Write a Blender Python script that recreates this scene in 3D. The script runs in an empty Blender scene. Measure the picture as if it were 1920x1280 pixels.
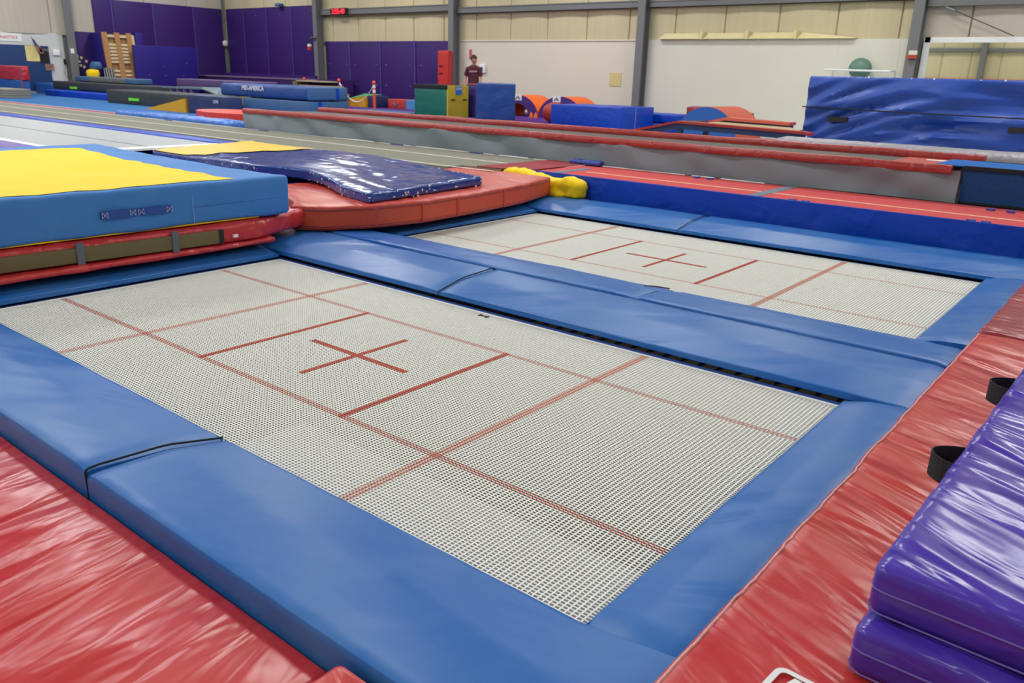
import bpy, bmesh, math, random
from mathutils import Vector, Matrix, noise
random.seed(7)
D = bpy.data
COL = bpy.context.scene.collection
SC = bpy.context.scene

# ------------------------------------------------------------------ camera
cam_data = D.cameras.new('camera'); cam = D.objects.new('camera', cam_data); COL.objects.link(cam)
YAW, PIT, ROL = .675, 1.252, .029
cam.matrix_world = (Matrix.Translation((3.03, -2.526, 1.376)) @ Matrix.Rotation(YAW, 4, 'Z')
                    @ Matrix.Rotation(PIT, 4, 'X') @ Matrix.Rotation(ROL, 4, 'Z'))
cam_data.sensor_width = 36; cam_data.lens = 1511.1 / 1920 * 36
cam_data.clip_start = .05; cam_data.clip_end = 200
cam_data.dof.use_dof = True; cam_data.dof.focus_distance = 3.4; cam_data.dof.aperture_fstop = 5.6
SC.camera = cam
# ------------------------------------------------------------------ light
w = D.worlds.new('world'); SC.world = w; w.use_nodes = True
w.node_tree.nodes['Background'].inputs[0].default_value = (.75, .85, 1, 1)
w.node_tree.nodes['Background'].inputs[1].default_value = .6
SC.view_settings.view_transform = 'Standard'; SC.view_settings.look = 'None'
SC.view_settings.gamma = 1; SC.view_settings.use_curve_mapping = False
SC.view_settings.exposure = 0.0
def lamp(x, y, z, sx, sy, watts, col):
    l = D.lights.new('ceiling_lamp', 'AREA'); l.shape = 'RECTANGLE'; l.size = sx; l.size_y = sy
    l.energy = watts; l.color = col
    o = D.objects.new('ceiling_lamp', l); COL.objects.link(o); o.location = (x, y, z)
    return o
for i, x in enumerate((-28, -20, -12, -4, 4, 11)):
    for j, y in enumerate((-10, -3.5, 3, 9.5, 16)):
        lx, ly, sx = (1.8, 10.6, 3.2) if (x, y) == (4, 9.5) else (x, y, 2.2)
        lamp(lx, ly, 6.75, sx, .9, 250 * ({-4: .72, 4: .34, 11: .34}.get(x, 1.0) if (x, y) not in ((4, 9.5), (11, 9.5), (4, 16)) else 1.1), (1, .97, .9) if (i + j) % 2 else (.93, .97, 1))

# ------------------------------------------------------------------ materials
def lin(h):
    h = h.lstrip('#'); c = [int(h[i:i + 2], 16) / 255 for i in (0, 2, 4)]
    return tuple((v / 12.92 if v <= .04045 else ((v + .055) / 1.055) ** 2.4) for v in c) + (1,)
MATS = {}
def base_mat(name):
    m = D.materials.new(name); m.use_nodes = True
    nt = m.node_tree; b = nt.nodes['Principled BSDF']
    return m, nt, b
def N(nt, t, **kw):
    n = nt.nodes.new(t)
    for k, v in kw.items():
        if k.startswith('i_'):
            n.inputs[k[2:].replace('_', ' ')].default_value = v
        else: setattr(n, k, v)
    return n
def plain(name, col, rough=.6, metal=0, var=.06, scale=6, bump=0, bscale=60, spec=.5, emit=0):
    if name in MATS: return MATS[name]
    m, nt, b = base_mat(name)
    c = lin(col)
    tc = N(nt, 'ShaderNodeTexCoord')
    no = N(nt, 'ShaderNodeTexNoise', i_Scale=scale, i_Detail=3.0)
    nt.links.new(tc.outputs['Object'], no.inputs['Vector'])
    mx = N(nt, 'ShaderNodeMix', data_type='RGBA')
    mx.inputs[6].default_value = tuple(v * (1 - var) for v in c[:3]) + (1,)
    mx.inputs[7].default_value = tuple(min(1, v * (1 + var)) for v in c[:3]) + (1,)
    nt.links.new(no.outputs['Fac'], mx.inputs[0]); nt.links.new(mx.outputs[2], b.inputs['Base Color'])
    b.inputs['Roughness'].default_value = rough; b.inputs['Metallic'].default_value = metal
    b.inputs['Specular IOR Level'].default_value = spec
    if bump:
        n2 = N(nt, 'ShaderNodeTexNoise', i_Scale=bscale, i_Detail=2.0)
        nt.links.new(tc.outputs['Object'], n2.inputs['Vector'])
        bp = N(nt, 'ShaderNodeBump', i_Strength=bump, i_Distance=.01)
        nt.links.new(n2.outputs['Fac'], bp.inputs['Height']); nt.links.new(bp.outputs['Normal'], b.inputs['Normal'])
    if emit:
        b.inputs['Emission Color'].default_value = c; b.inputs['Emission Strength'].default_value = emit
    MATS[name] = m; return m
def vinyl(name, col, rough=.32, ang=0, stretch=.25, scale=5, strength=.35, col2=None, c2amt=.55, spec=.5, dist=.02, worn=None):
    """coated pvc: soft sheen, streaky wrinkles, slightly uneven dye"""
    if name in MATS: return MATS[name]
    m, nt, b = base_mat(name); L = nt.links.new
    tc = N(nt, 'ShaderNodeTexCoord')
    mp = N(nt, 'ShaderNodeMapping', vector_type='TEXTURE'); mp.inputs['Rotation'].default_value = (0, 0, ang); mp.inputs['Scale'].default_value = (1 / stretch, 1, 1)
    L(tc.outputs['Object'], mp.inputs['Vector'])
    n1 = N(nt, 'ShaderNodeTexNoise', i_Scale=scale, i_Detail=2.0, i_Roughness=.4, i_Distortion=.5)
    L(mp.outputs['Vector'], n1.inputs['Vector'])
    n2 = N(nt, 'ShaderNodeTexNoise', i_Scale=scale * 2.3, i_Detail=2.0, i_Roughness=.5, i_Distortion=.8)
    L(mp.outputs['Vector'], n2.inputs['Vector'])
    fa = N(nt, 'ShaderNodeMath', operation='SUBTRACT'); fa.inputs[1].default_value = .5; L(n1.outputs['Fac'], fa.inputs[0])
    fb = N(nt, 'ShaderNodeMath', operation='MULTIPLY'); L(fa.outputs[0], fb.inputs[0]); L(fa.outputs[0], fb.inputs[1])
    fc = N(nt, 'ShaderNodeMath', operation='ADD'); fc.inputs[1].default_value = .0008; L(fb.outputs[0], fc.inputs[0])
    fd = N(nt, 'ShaderNodeMath', operation='SQRT'); L(fc.outputs[0], fd.inputs[0])
    fe = N(nt, 'ShaderNodeMath', operation='MULTIPLY_ADD'); fe.inputs[1].default_value = -2.2; L(fd.outputs[0], fe.inputs[0]); L(n1.outputs['Fac'], fe.inputs[2])
    ad = N(nt, 'ShaderNodeMath', operation='MULTIPLY_ADD'); ad.inputs[1].default_value = .35; L(n2.outputs['Fac'], ad.inputs[0]); L(fe.outputs[0], ad.inputs[2])
    bp = N(nt, 'ShaderNodeBump', i_Strength=strength, i_Distance=dist)
    L(ad.outputs[0], bp.inputs['Height'])
    n3 = N(nt, 'ShaderNodeTexNoise', i_Scale=2.2, i_Detail=5.0, i_Roughness=.65)
    L(tc.outputs['Object'], n3.inputs['Vector'])
    cr = N(nt, 'ShaderNodeMapRange'); cr.inputs[1].default_value = .38; cr.inputs[2].default_value = .72
    L(n3.outputs['Fac'], cr.inputs[0])
    c = lin(col); d = lin(col2) if col2 else tuple(v * .86 for v in c[:3]) + (1,)
    mx = N(nt, 'ShaderNodeMix', data_type='RGBA'); mx.inputs[6].default_value = c; mx.inputs[7].default_value = d
    ml = N(nt, 'ShaderNodeMath', operation='MULTIPLY'); ml.inputs[1].default_value = c2amt
    L(cr.outputs[0], ml.inputs[0]); L(ml.outputs[0], mx.inputs[0])
    out = mx.outputs[2]
    if worn:      # white creased scuffs where the dye has cracked off
        n4 = N(nt, 'ShaderNodeTexNoise', i_Scale=38.0, i_Detail=3.0); L(mp.outputs['Vector'], n4.inputs['Vector'])
        c4 = N(nt, 'ShaderNodeMapRange'); c4.inputs[1].default_value = .68; c4.inputs[2].default_value = .73
        L(n4.outputs['Fac'], c4.inputs[0])
        m4 = N(nt, 'ShaderNodeMix', data_type='RGBA'); m4.inputs[7].default_value = lin(worn)
        L(c4.outputs[0], m4.inputs[0]); L(out, m4.inputs[6]); out = m4.outputs[2]
    L(out, b.inputs['Base Color'])
    rr = N(nt, 'ShaderNodeMapRange'); rr.inputs[3].default_value = rough * .8; rr.inputs[4].default_value = rough * 1.3
    L(n3.outputs['Fac'], rr.inputs[0]); L(rr.outputs[0], b.inputs['Roughness'])
    L(bp.outputs['Normal'], b.inputs['Normal']); b.inputs['Specular IOR Level'].default_value = spec
    MATS[name] = m; return m
def carpet(name, col, scale=120, var=.25, rough=.95, bump=.5):
    if name in MATS: return MATS[name]
    m = plain(name, col, rough, var=var, scale=scale, bump=bump, bscale=scale * 1.6, spec=.1)
    return m

# ------------------------------------------------------------------ geometry
class Geo:
    def __init__(s): s.v = []; s.f = []; s.m = []
    def add(s, vs, fs, mi=0):
        o = len(s.v); s.v += [tuple(p) for p in vs]; s.f += [tuple(i + o for i in f) for f in fs]; s.m += [mi] * len(fs); return s
    def join(s, g, mi=None):
        o = len(s.v); s.v += g.v; s.f += [tuple(i + o for i in f) for f in g.f]; s.m += (g.m if mi is None else [mi] * len(g.f)); return s
    def xf(s, M): s.v = [tuple(M @ Vector(p)) for p in s.v]; return s
    def map(s, fn): s.v = [tuple(fn(Vector(p))) for p in s.v]; return s
def box(x0, x1, y0, y1, z0, z1, mi=0):
    g = Geo()
    vs = [(x, y, z) for z in (z0, z1) for (x, y) in ((x0, y0), (x1, y0), (x1, y1), (x0, y1))]
    g.add(vs, [(3, 2, 1, 0), (4, 5, 6, 7), (0, 1, 5, 4), (1, 2, 6, 5), (2, 3, 7, 6), (3, 0, 4, 7)], mi); return g
def lat(a, b, r, s):
    L = b - a; r = min(r, L * .499)
    c = [0, r * .12, r * .4, r]
    n = max(1, int(round((L - 2 * r) / s)))
    mid = [r + (L - 2 * r) * k / n for k in range(1, n)]
    o = c + mid + [L - r, L - r * .4, L - r * .12, L]
    q = []
    for t in o:
        if not q or t - q[-1] > 1e-5: q.append(t)
    return [a + t for t in q]
def rbox(x0, x1, y0, y1, z0, z1, r=.03, s=.5, disp=None, face_mi=None):
    """closed slab with rounded edges and corners; disp(p, n) moves the skin"""
    X, Y, Z = lat(x0, x1, r, s), lat(y0, y1, r, s), lat(z0, z1, r, s)
    nx, ny, nz = len(X) - 1, len(Y) - 1, len(Z) - 1
    idx = {}; vs = []; g = Geo()
    r = min(r, (x1 - x0) * .499, (y1 - y0) * .499, (z1 - z0) * .499)
    def V(i, j, k):
        key = (i, j, k)
        if key in idx: return idx[key]
        p = Vector((X[i], Y[j], Z[k]))
        q = Vector((min(max(p.x, x0 + r), x1 - r), min(max(p.y, y0 + r), y1 - r), min(max(p.z, z0 + r), z1 - r)))
        d = p - q; n = d.normalized() if d.length > 1e-9 else Vector((0, 0, 1))
        p = q + n * r
        if disp: p = p + disp(p, n)
        idx[key] = len(vs); vs.append(tuple(p)); return idx[key]
    fs = []
    for i in range(nx):
        for j in range(ny):
            fs.append((V(i, j, nz), V(i + 1, j, nz), V(i + 1, j + 1, nz), V(i, j + 1, nz)))
            fs.append((V(i, j, 0), V(i, j + 1, 0), V(i + 1, j + 1, 0), V(i + 1, j, 0)))
    for i in range(nx):
        for k in range(nz):
            fs.append((V(i, 0, k), V(i + 1, 0, k), V(i + 1, 0, k + 1), V(i, 0, k + 1)))
            fs.append((V(i, ny, k), V(i, ny, k + 1), V(i + 1, ny, k + 1), V(i + 1, ny, k)))
    for j in range(ny):
        for k in range(nz):
            fs.append((V(0, j, k), V(0, j, k + 1), V(0, j + 1, k + 1), V(0, j + 1, k)))
            fs.append((V(nx, j, k), V(nx, j + 1, k), V(nx, j + 1, k + 1), V(nx, j, k + 1)))
    g.add(vs, fs)
    return g
def prism(pts, z0, z1, mi=0):
    g = Geo(); n = len(pts)
    vs = [(x, y, z0) for x, y in pts] + [(x, y, z1) for x, y in pts]
    g.add(vs, [tuple(range(n - 1, -1, -1)), tuple(range(n, 2 * n))] + [(i, (i + 1) % n, n + (i + 1) % n, n + i) for i in range(n)], mi); return g
def prism_y(pts, y0, y1, mi=0):     # pts in (x, z)
    g = prism(pts, 0, 1, mi); g.v = [(x, y0 + (y1 - y0) * z, y) for x, y, z in g.v]; g.f = [f[::-1] for f in g.f]; return g
def prism_x(pts, x0, x1, mi=0):     # pts in (y, z)
    g = prism(pts, 0, 1, mi); g.v = [(x0 + (x1 - x0) * z, x, y) for x, y, z in g.v]; return g
def tube(pts, r, n=8, mi=0, cap=True, rs=None):
    g = Geo(); pts = [Vector(p) for p in pts]; rings = []
    up = Vector((0, 0, 1))
    for i, p in enumerate(pts):
        t = (pts[min(i + 1, len(pts) - 1)] - pts[max(i - 1, 0)]).normalized()
        a = t.cross(up)
        if a.length < 1e-3: a = t.cross(Vector((1, 0, 0)))
        a.normalize(); b = t.cross(a).normalized()
        rr = rs[i] if rs else r
        rings.append([p + a * rr * math.cos(2 * math.pi * k / n) + b * rr * math.sin(2 * math.pi * k / n) for k in range(n)])
    vs = [q for ring in rings for q in ring]; fs = []
    for i in range(len(pts) - 1):
        for k in range(n):
            fs.append((i * n + k, i * n + (k + 1) % n, (i + 1) * n + (k + 1) % n, (i + 1) * n + k))
    if cap: fs += [tuple(range(n - 1, -1, -1)), tuple(range((len(pts) - 1) * n, len(pts) * n))]
    g.add(vs, fs, mi); return g
def ball(c, r, seg=20, ring=12, sc=(1, 1, 1)):
    g = Geo(); vs = [(0, 0, 1)]; fs = []
    for i in range(1, ring):
        th = math.pi * i / ring
        for k in range(seg):
            a = 2 * math.pi * k / seg; vs.append((math.sin(th) * math.cos(a), math.sin(th) * math.sin(a), math.cos(th)))
    vs.append((0, 0, -1))
    for k in range(seg):
        fs.append((0, 1 + k, 1 + (k + 1) % seg)); e = len(vs) - 1; b = 1 + (ring - 2) * seg
        fs.append((e, b + (k + 1) % seg, b + k))
    for i in range(ring - 2):
        for k in range(seg):
            a = 1 + i * seg; fs.append((a + k, a + seg + k, a + seg + (k + 1) % seg, a + (k + 1) % seg))
    g.add([(c[0] + x * r * sc[0], c[1] + y * r * sc[1], c[2] + z * r * sc[2]) for x, y, z in vs], fs); return g
def letters(text, size, depth=.002, bold=.0, shear=0):
    cu = D.curves.new('lettering', 'FONT'); cu.body = text; cu.size = size; cu.extrude = depth; cu.offset = bold; cu.shear = shear
    cu.align_x = 'CENTER'; cu.align_y = 'CENTER'; cu.resolution_u = 3
    o = D.objects.new('lettering', cu); COL.objects.link(o)
    dg = bpy.context.evaluated_depsgraph_get(); me = D.meshes.new_from_object(o.evaluated_get(dg))
    g = Geo(); g.add([tuple(v.co) for v in me.vertices], [tuple(p.vertices) for p in me.polygons])
    D.objects.remove(o); D.curves.remove(cu); D.meshes.remove(me)
    return g
def wall_text(text, size, x, y, z, face='-y', **kw):
    g = letters(text, size, **kw)
    if face == '-y': g.map(lambda p: Vector((x + p.x, y - p.z, z + p.y)))
    elif face == '+x': g.map(lambda p: Vector((x + p.z, y + p.x, z + p.y)))
    return g

def wpos(o):
    p = Vector((0, 0, 0))
    while o: p += o.location; o = o.parent
    return p
def obj(name, g, mats, parent=None, smooth=False, at=None, label=None, cat=None, group=None, kind=None, ang=40):
    me = D.meshes.new(name)
    if parent is not None: org = wpos(parent); loc = Vector((0, 0, 0))
    else:
        if at is None:
            xs = [p[0] for p in g.v]; ys = [p[1] for p in g.v]; zs = [p[2] for p in g.v]
            at = ((min(xs) + max(xs)) / 2, (min(ys) + max(ys)) / 2, min(zs))
        org = Vector(at); loc = org
    me.from_pydata([(p[0] - org.x, p[1] - org.y, p[2] - org.z) for p in g.v], [], g.f)
    me.update()
    if not isinstance(mats, (list, tuple)): mats = [mats]
    for m in mats: me.materials.append(m)
    if len(mats) > 1: me.polygons.foreach_set('material_index', g.m)
    if smooth:
        me.polygons.foreach_set('use_smooth', [True] * len(me.polygons))
        try: me.set_sharp_from_angle(angle=math.radians(ang))
        except Exception: pass
    o = D.objects.new(name, me); COL.objects.link(o); o.location = loc
    if parent is not None: o.parent = parent
    if label: o['label'] = label
    if cat: o['category'] = cat
    if group: o['group'] = group
    if kind: o['kind'] = kind
    return o
def thing(name, label, cat, loc=(0, 0, 0), group=None):
    o = D.objects.new(name, None); COL.objects.link(o); o.location = loc; o.empty_display_size = .1
    o['label'] = label; o['category'] = cat
    if group: o['group'] = group
    return o
def struct(name, g, mats, parent=None, **kw):
    return obj(name, g, mats, parent, kind=None if parent else 'structure', **kw)
def ndisp(amp, ang=0, sx=1.0, sy=4.0, seed=0, top_only=True, ridge=True, edge=None):
    """folds running along direction ang; amp metres"""
    ca, sa = math.cos(ang), math.sin(ang)
    def f(p, n):
        k = max(0, n.z) if top_only else 1
        if k <= 0.05: return Vector((0, 0, 0))
        u = (p.x * ca + p.y * sa) * sx; v = (-p.x * sa + p.y * ca) * sy
        a = noise.noise(Vector((u + seed, v, p.z * 3 + seed * 1.7)))
        b = noise.noise(Vector((u * 2.3 + seed * 3, v * 2.1 + 5, p.z * 3)))
        h = (1 - 2.4 * abs(a)) if ridge else a * 1.5
        if edge is not None:
            e = min(abs(p.x - v) for v in edge[0]) if edge[0] else 9
            e = min(e, min(abs(p.y - v) for v in edge[1]) if edge[1] else 9)
            k *= .12 + .88 * min(1, max(0, e - .02) / .16)
        return n * (amp * (.7 * h + .45 * b) * k)
    return f

# palette
M_blue = vinyl('blue_pad_vinyl', '#1a62b2', rough=.34, ang=.5, stretch=.3, scale=2.2, strength=.4, col2='#4a7ab4', c2amt=.6, dist=.03, spec=.28)
M_blue_side = M_blue
M_red = vinyl('red_mat_vinyl', '#bf2c3a', rough=.27, ang=-.45, stretch=.22, scale=4, strength=.75, col2='#c4402f', c2amt=.8, dist=.045)
M_red_front = vinyl('red_front_mat_vinyl', '#bf2c3a', rough=.27, ang=1.75, stretch=.28, scale=4.5, strength=.7, col2='#c13c34', c2amt=.8, dist=.04)
M_red_dark = vinyl('dark_red_vinyl', '#8e2836', rough=.3, ang=-.2, stretch=.25, scale=8, strength=.6, col2='#a2323c', dist=.025)
M_purple = vinyl('purple_mat_vinyl', '#4932ac', rough=.2, ang=-.45, stretch=.25, scale=3.6, strength=.85, col2='#5641b4', dist=.055)
M_orange = vinyl('orange_red_vinyl', '#b83c34', rough=.34, ang=-.3, stretch=.2, scale=6, strength=.5, col2='#cc5a42')
M_orange_side = vinyl('orange_side_vinyl', '#c4492e', rough=.5, scale=18, strength=.12)
M_sky = vinyl('light_blue_canvas', '#3b7ec8', rough=.6, scale=5, strength=.15, stretch=.6, col2='#2f74bd')
M_yel = vinyl('yellow_canvas', '#f6d312', rough=.6, scale=5, strength=.12, stretch=.4, ang=.4, col2='#f3c818', spec=.3)
M_navy_glossy = vinyl('glossy_royal_vinyl', '#22408e', rough=.16, ang=.9, stretch=.3, scale=5, strength=.6, col2='#2a4a9c', dist=.025)
M_royal = vinyl('royal_blue_vinyl', '#0440b6', spec=.32, rough=.38, ang=1.2, stretch=.5, scale=4, strength=.35, col2='#0b36a4', dist=.03)
M_dusk = vinyl('deep_blue_vinyl', '#1a45a4', rough=.38, ang=.5, stretch=.3, scale=2.4, strength=.3, col2='#1c3c8c', dist=.06)
M_navy = vinyl('navy_vinyl', '#1c3060', rough=.45, scale=4, strength=.25)
M_slate = vinyl('slate_blue_vinyl', '#3c6290', rough=.5, scale=4, strength=.12)
M_black = plain('black_webbing', '#17181b', .7, bump=.4, bscale=300)
M_gap = plain('dark_rubber', '#121820', .8)
M_blk = vinyl('charcoal_vinyl', '#33373c', rough=.55, scale=5, strength=.2)
M_white_str = plain('white_nylon_web', '#eaece8', .55, var=.03)
M_red_str = plain('red_nylon_web', '#c4604f', .6, var=.05)
M_blue_web = plain('blue_edge_webbing', '#3b5fae', .6)
M_steel = plain('zinc_steel', '#8c9094', .35, metal=.9)
M_frame = plain('frame_steel', '#5a6068', .45, metal=.6)
M_wpaint = plain('white_panel_paint', '#d9d3c3', .75, var=.03, scale=.8)
M_beige = None
M_grey_col = plain('grey_primer_steel', '#6f7173', .55, var=.05, scale=3)
M_purp_wall = plain('purple_wall_vinyl', '#361c66', .55, var=.12, scale=1.2, spec=.35)
M_purp_wall2 = plain('violet_wall_vinyl', '#281a78', .55, var=.06, scale=1.2, spec=.35)
M_seam = plain('purple_seam_strip', '#4c3790', .5)
M_conc = plain('pale_concrete', '#a7aeb2', .6, var=.1, scale=2, bump=.1)
M_pit = plain('pit_concrete', '#40372c', .9, var=.2, scale=3)
M_white = plain('white_print', '#e8e9ea', .5, var=.02)
M_track_red = vinyl('track_red_pad', '#962425', rough=.38, ang=1.3, stretch=.3, scale=9, strength=.45, col2='#a8342c')

# ------------------------------------------------------------------ room
XL, XR, YB, YF, ZC = -32.4, 14.0, 20.0, -13.0, 7.2
def insul(name, col):
    m, nt, b = base_mat(name); L = nt.links.new
    tc = N(nt, 'ShaderNodeTexCoord'); 
    mp = N(nt, 'ShaderNodeMapping'); mp.inputs['Scale'].default_value = (6, 6, .25); L(tc.outputs['Object'], mp.inputs['Vector'])
    no = N(nt, 'ShaderNodeTexNoise', i_Scale=2.0, i_Detail=4.0); L(mp.outputs['Vector'], no.inputs['Vector'])
    c = lin(col); mx = N(nt, 'ShaderNodeMix', data_type='RGBA')
    mx.inputs[6].default_value = tuple(v * .88 for v in c[:3]) + (1,); mx.inputs[7].default_value = tuple(v * 1.08 for v in c[:3]) + (1,)
    L(no.outputs['Fac'], mx.inputs[0]); L(mx.outputs[2], b.inputs['Base Color']); b.inputs['Roughness'].default_value = .7
    bp = N(nt, 'ShaderNodeBump', i_Strength=.3, i_Distance=.03); L(no.outputs['Fac'], bp.inputs['Height']); L(bp.outputs['Normal'], b.inputs['Normal'])
    return m
M_beige = insul('cream_insulation_facing', '#c8bd9a')
M_beige_dull = insul('grey_insulation_facing', '#bdb6a8')
def insulated_wall(ax, pos, a0, a1, z0, z1, pitch, sgn):
    """quilted insulation bays bulging into the room, with narrow seams"""
    g = Geo(); n = int((a1 - a0) / pitch); zs = [z0, z0 + .15] + [z0 + (z1 - z0) * k / 8 for k in range(1, 8)] + [z1]
    zs = sorted(set(zs))
    for i in range(n):
        s0 = a0 + (a1 - a0) * i / n; s1 = a0 + (a1 - a0) * (i + 1) / n
        us = [0, .015, .06, .2, .5, .8, .94, .985, 1]
        vs = []; 
        for z in zs:
            for u in us:
                d = .012 if u in (0, 1) else .07 + .05 * math.sin(math.pi * u) * (1 + .4 * noise.noise(Vector((i * 3.1, z * 1.5, u))))
                s = s0 + (s1 - s0) * u
                vs.append((s, pos + sgn * d, z) if ax == 'x' else (pos + sgn * d, s, z))
        W = len(us)
        fs = [(k * W + j, k * W + j + 1, (k + 1) * W + j + 1, (k + 1) * W + j) for k in range(len(zs) - 1) for j in range(W - 1)]
        g.add(vs, fs)
    return g
# floor with the pit the two trampolines stand in
PX0, PX1, PY0, PY1 = -2.62, 2.42, -1.62, 4.86
fl = Geo()
for (a, b, c, d) in ((XL, PX0, PY0, YB), (XL, PX1, YF, PY0), (PX1, XR, YF, YB), (PX0, PX1, PY1, YB)):
    z = -.032 if d == PY0 else 0
    fl.join(box(a, b, c, d, -.3, z))
fl.join(box(PX0, PX1, PY0, PY1, -1.1, -1.0, 1))
for (a, b, c, d) in ((PX0 - .05, PX0, PY0, PY1), (PX1, PX1 + .05, PY0, PY1), (PX0, PX1, PY0 - .05, PY0), (PX0, PX1, PY1, PY1 + .05)):
    fl.join(box(a, b, c, d, -1.1, -.001, 1))
struct('floor', fl, [M_conc, M_pit], at=(0, 0, 0))
wb = box(XL, XR, YB, YB + .2, 0, ZC); wb.join(insulated_wall('x', YB, XL, XR, 2.45, 3.36, 1.52, -1)); wb.join(insulated_wall('x', YB, XL, XR, 3.5, ZC, 1.52, -1))
wb.m = [1 if (sum(wb.v[i][0] for i in f) / len(f) > -2.5 and sum(wb.v[i][2] for i in f) / len(f) < 3.4) else 0 for f in wb.f]
struct('wall_back', wb, [M_beige, insul('pinkish_insulation_facing', '#bdb2a6')], at=(0, YB, 0), smooth=True)
wl = box(XL - .2, XL, YF, YB, 0, ZC); wl.join(insulated_wall('y', XL, YF, YB, 2.4, ZC, 1.9, 1))
struct('wall_left', wl, M_beige_dull, at=(XL, 0, 0), smooth=True)
struct('wall_right', box(XR, XR + .2, YF, YB, 0, ZC), M_beige, at=(XR, 0, 0))
wf = box(XL, XR, YF - .2, YF, 0, ZC); wf.join(insulated_wall('x', YF, XL, XR, 0, ZC, 1.52, 1))
struct('wall_front', wf, M_beige, at=(0, YF, 0), smooth=True)
struct('ceiling', box(XL, XR, YF, YB, ZC, ZC + .15), plain('ceiling_white', '#d8d4c6', .8), at=(0, 0, ZC))
# wainscot boards on the back wall
g = box(-17.75, -10.2, YB - .1, YB, 0, 2.48)
g.join(box(-17.75, -10.2, YB - .13, YB, 2.46, 2.5))
struct('trim_1', g, M_wpaint)
g = box(-10.0, -2.62, YB - .16, YB, 0, 2.49); g.join(box(-4.47, -4.43, YB - .165, YB - .15, 0, 2.49)); g.join(box(-2.95, -2.92, YB - .165, YB - .15, 0, 2.49))
struct('trim_2', g, plain('white_board_paint', '#dbd9cd', .7, var=.04, scale=.7))
# insulation flap sagging over the top of the board
g = Geo()
for a, b in ((-9.6, -8.3), (-8.2, -6.95), (-6.85, -5.6), (-5.5, -4.05)):
    g.add([(a, YB - .3, 2.5), (b, YB - .3, 2.5), (b + .1, YB - .12, 2.66 if b < -5 else 2.52), (a + .1, YB - .12, 2.66), (a, YB - .1, 2.49), (b, YB - .1, 2.49)],
          [(0, 1, 2, 3), (0, 4, 5, 1), (0, 3, 4), (1, 5, 2), (3, 2, 5, 4)])
for x in (-8.25, -6.9, -5.55): g.join(box(x - .02, x + .05, YB - .32, YB - .1, 2.49, 2.7))
struct('trim_3', g, plain('yellowed_insulation_flap', '#ded4a4', .7, var=.08))
# columns and girts
def ibeam(x, y0, y1, z0, z1, w=.24):
    g = box(x - w / 2, x + w / 2, y0, y0 + .03, z0, z1); g.join(box(x - w / 2, x + w / 2, y1 - .03, y1, z0, z1)); g.join(box(x - .012, x + .012, y0 + .03, y1 - .03, z0, z1)); return g
for k, x in enumerate((-25.3, -17.76, -10.12, -2.55, 5.1)):
    z1 = ZC
    col = thing('steel_column', ['grey steel wall column at the right end of the tall purple wall panels',
        'grey steel wall column behind the red padded post', 'grey steel wall column between the two white boarded wall bays',
        'grey steel wall column with a red alarm box left of the mirror', 'grey steel wall column right of the mirror'][k], 'column', (x, YB - .35, 0))
    obj('web_and_flanges', ibeam(x, YB - .5, YB - .17, 0, z1), M_grey_col, col)
    obj('base_plate', box(x - .18, x + .18, YB - .55, YB - .17, 0, .02), M_grey_col, col)
    col2 = None
g = Geo()
def girt(x0, x1, z, h=.17):
    return prism_x([(YB - .32, z), (YB - .13, z), (YB - .13, z + h), (YB - .32, z + h), (YB - .32, z + h - .03), (YB - .3, z + h - .03), (YB - .3, z + .03), (YB - .32, z + .03)], x0, x1)
for i, (a, b, z, h) in enumerate(((-25.15, -17.9, 3.47, .21), (-17.62, -10.26, 3.38, .19), (-9.98, -2.7, 3.38, .17), (-2.42, 5.0, 3.2, .26))):
    struct('trim_%d' % (4 + i), girt(a, b, z, h), M_grey_col)
# left-wall column and corner post
for k, (y, w) in enumerate(((12.82, .3), (19.88, .14))):
    c = thing('steel_column', ['wide grey steel column on the left wall beside the white board', 'thin grey corner post between the tall purple wall panels'][k], 'column', (XL + .3, y, 0))
    g = box(XL, XL + .04, y - w / 2, y + w / 2, 0, ZC); g.join(box(XL + .32, XL + .36, y - w / 2, y + w / 2, 0, ZC)); g.join(box(XL + .04, XL + .32, y - .015, y + .015, 0, ZC))
    if k: g = box(XL + .02, XL + .14, 19.74, 19.86, 0, ZC)
    obj('post', g, M_grey_col, c)
    if k == 0: obj('outlet_cover', box(XL + .36, XL + .385, y - .09, y + .04, 1.72, 1.9), M_white, c, label='cream outlet cover')
    if k == 1: obj('junction_cap', ball((XL + .24, 19.72, 2.4), .14, 14, 8, (.6, 1, 1)), M_wpaint, c, smooth=True, label='cream round cap')

# purple wall panels: one padded board each
def panel(label, g, m=None, seam=None, group=None, bolts=()):
    o = thing('wall_panel', label, 'wall panel', (sum(p[0] for p in g.v) / len(g.v), sum(p[1] for p in g.v) / len(g.v), min(p[2] for p in g.v)), group)
    obj('padding', g, m or M_purp_wall, o, smooth=True)
    if seam: obj('seam_strip', seam, M_seam, o)
    for b in bolts: obj('mounting_stud', b, M_seam, o, smooth=True)
    return o
xs = [-32.15, -30.72, -29.0, -27.25, -25.45]
for i in range(4):
    g = rbox(xs[i] + .01, xs[i + 1] - .01, YB - .16, YB - .08, .9, 3.87, .02, 1)
    panel('tall purple padded panel on the back wall, %s' % ['first right of the corner post', 'second right of the corner post', 'third right of the corner post', 'nearest the grey column'][i], g,
          seam=box(xs[i + 1] - .06, xs[i + 1] - .01, YB - .175, YB - .16, .9, 3.87) if i < 3 else None, group='tall purple panels on the back wall',
          bolts=[ball((xs[i] + .9, YB - .165, 3.55), .04, 10, 6, (1, .4, 1))])
ys = [13.9, 14.7, 16.46, 18.32, 19.7]
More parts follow.
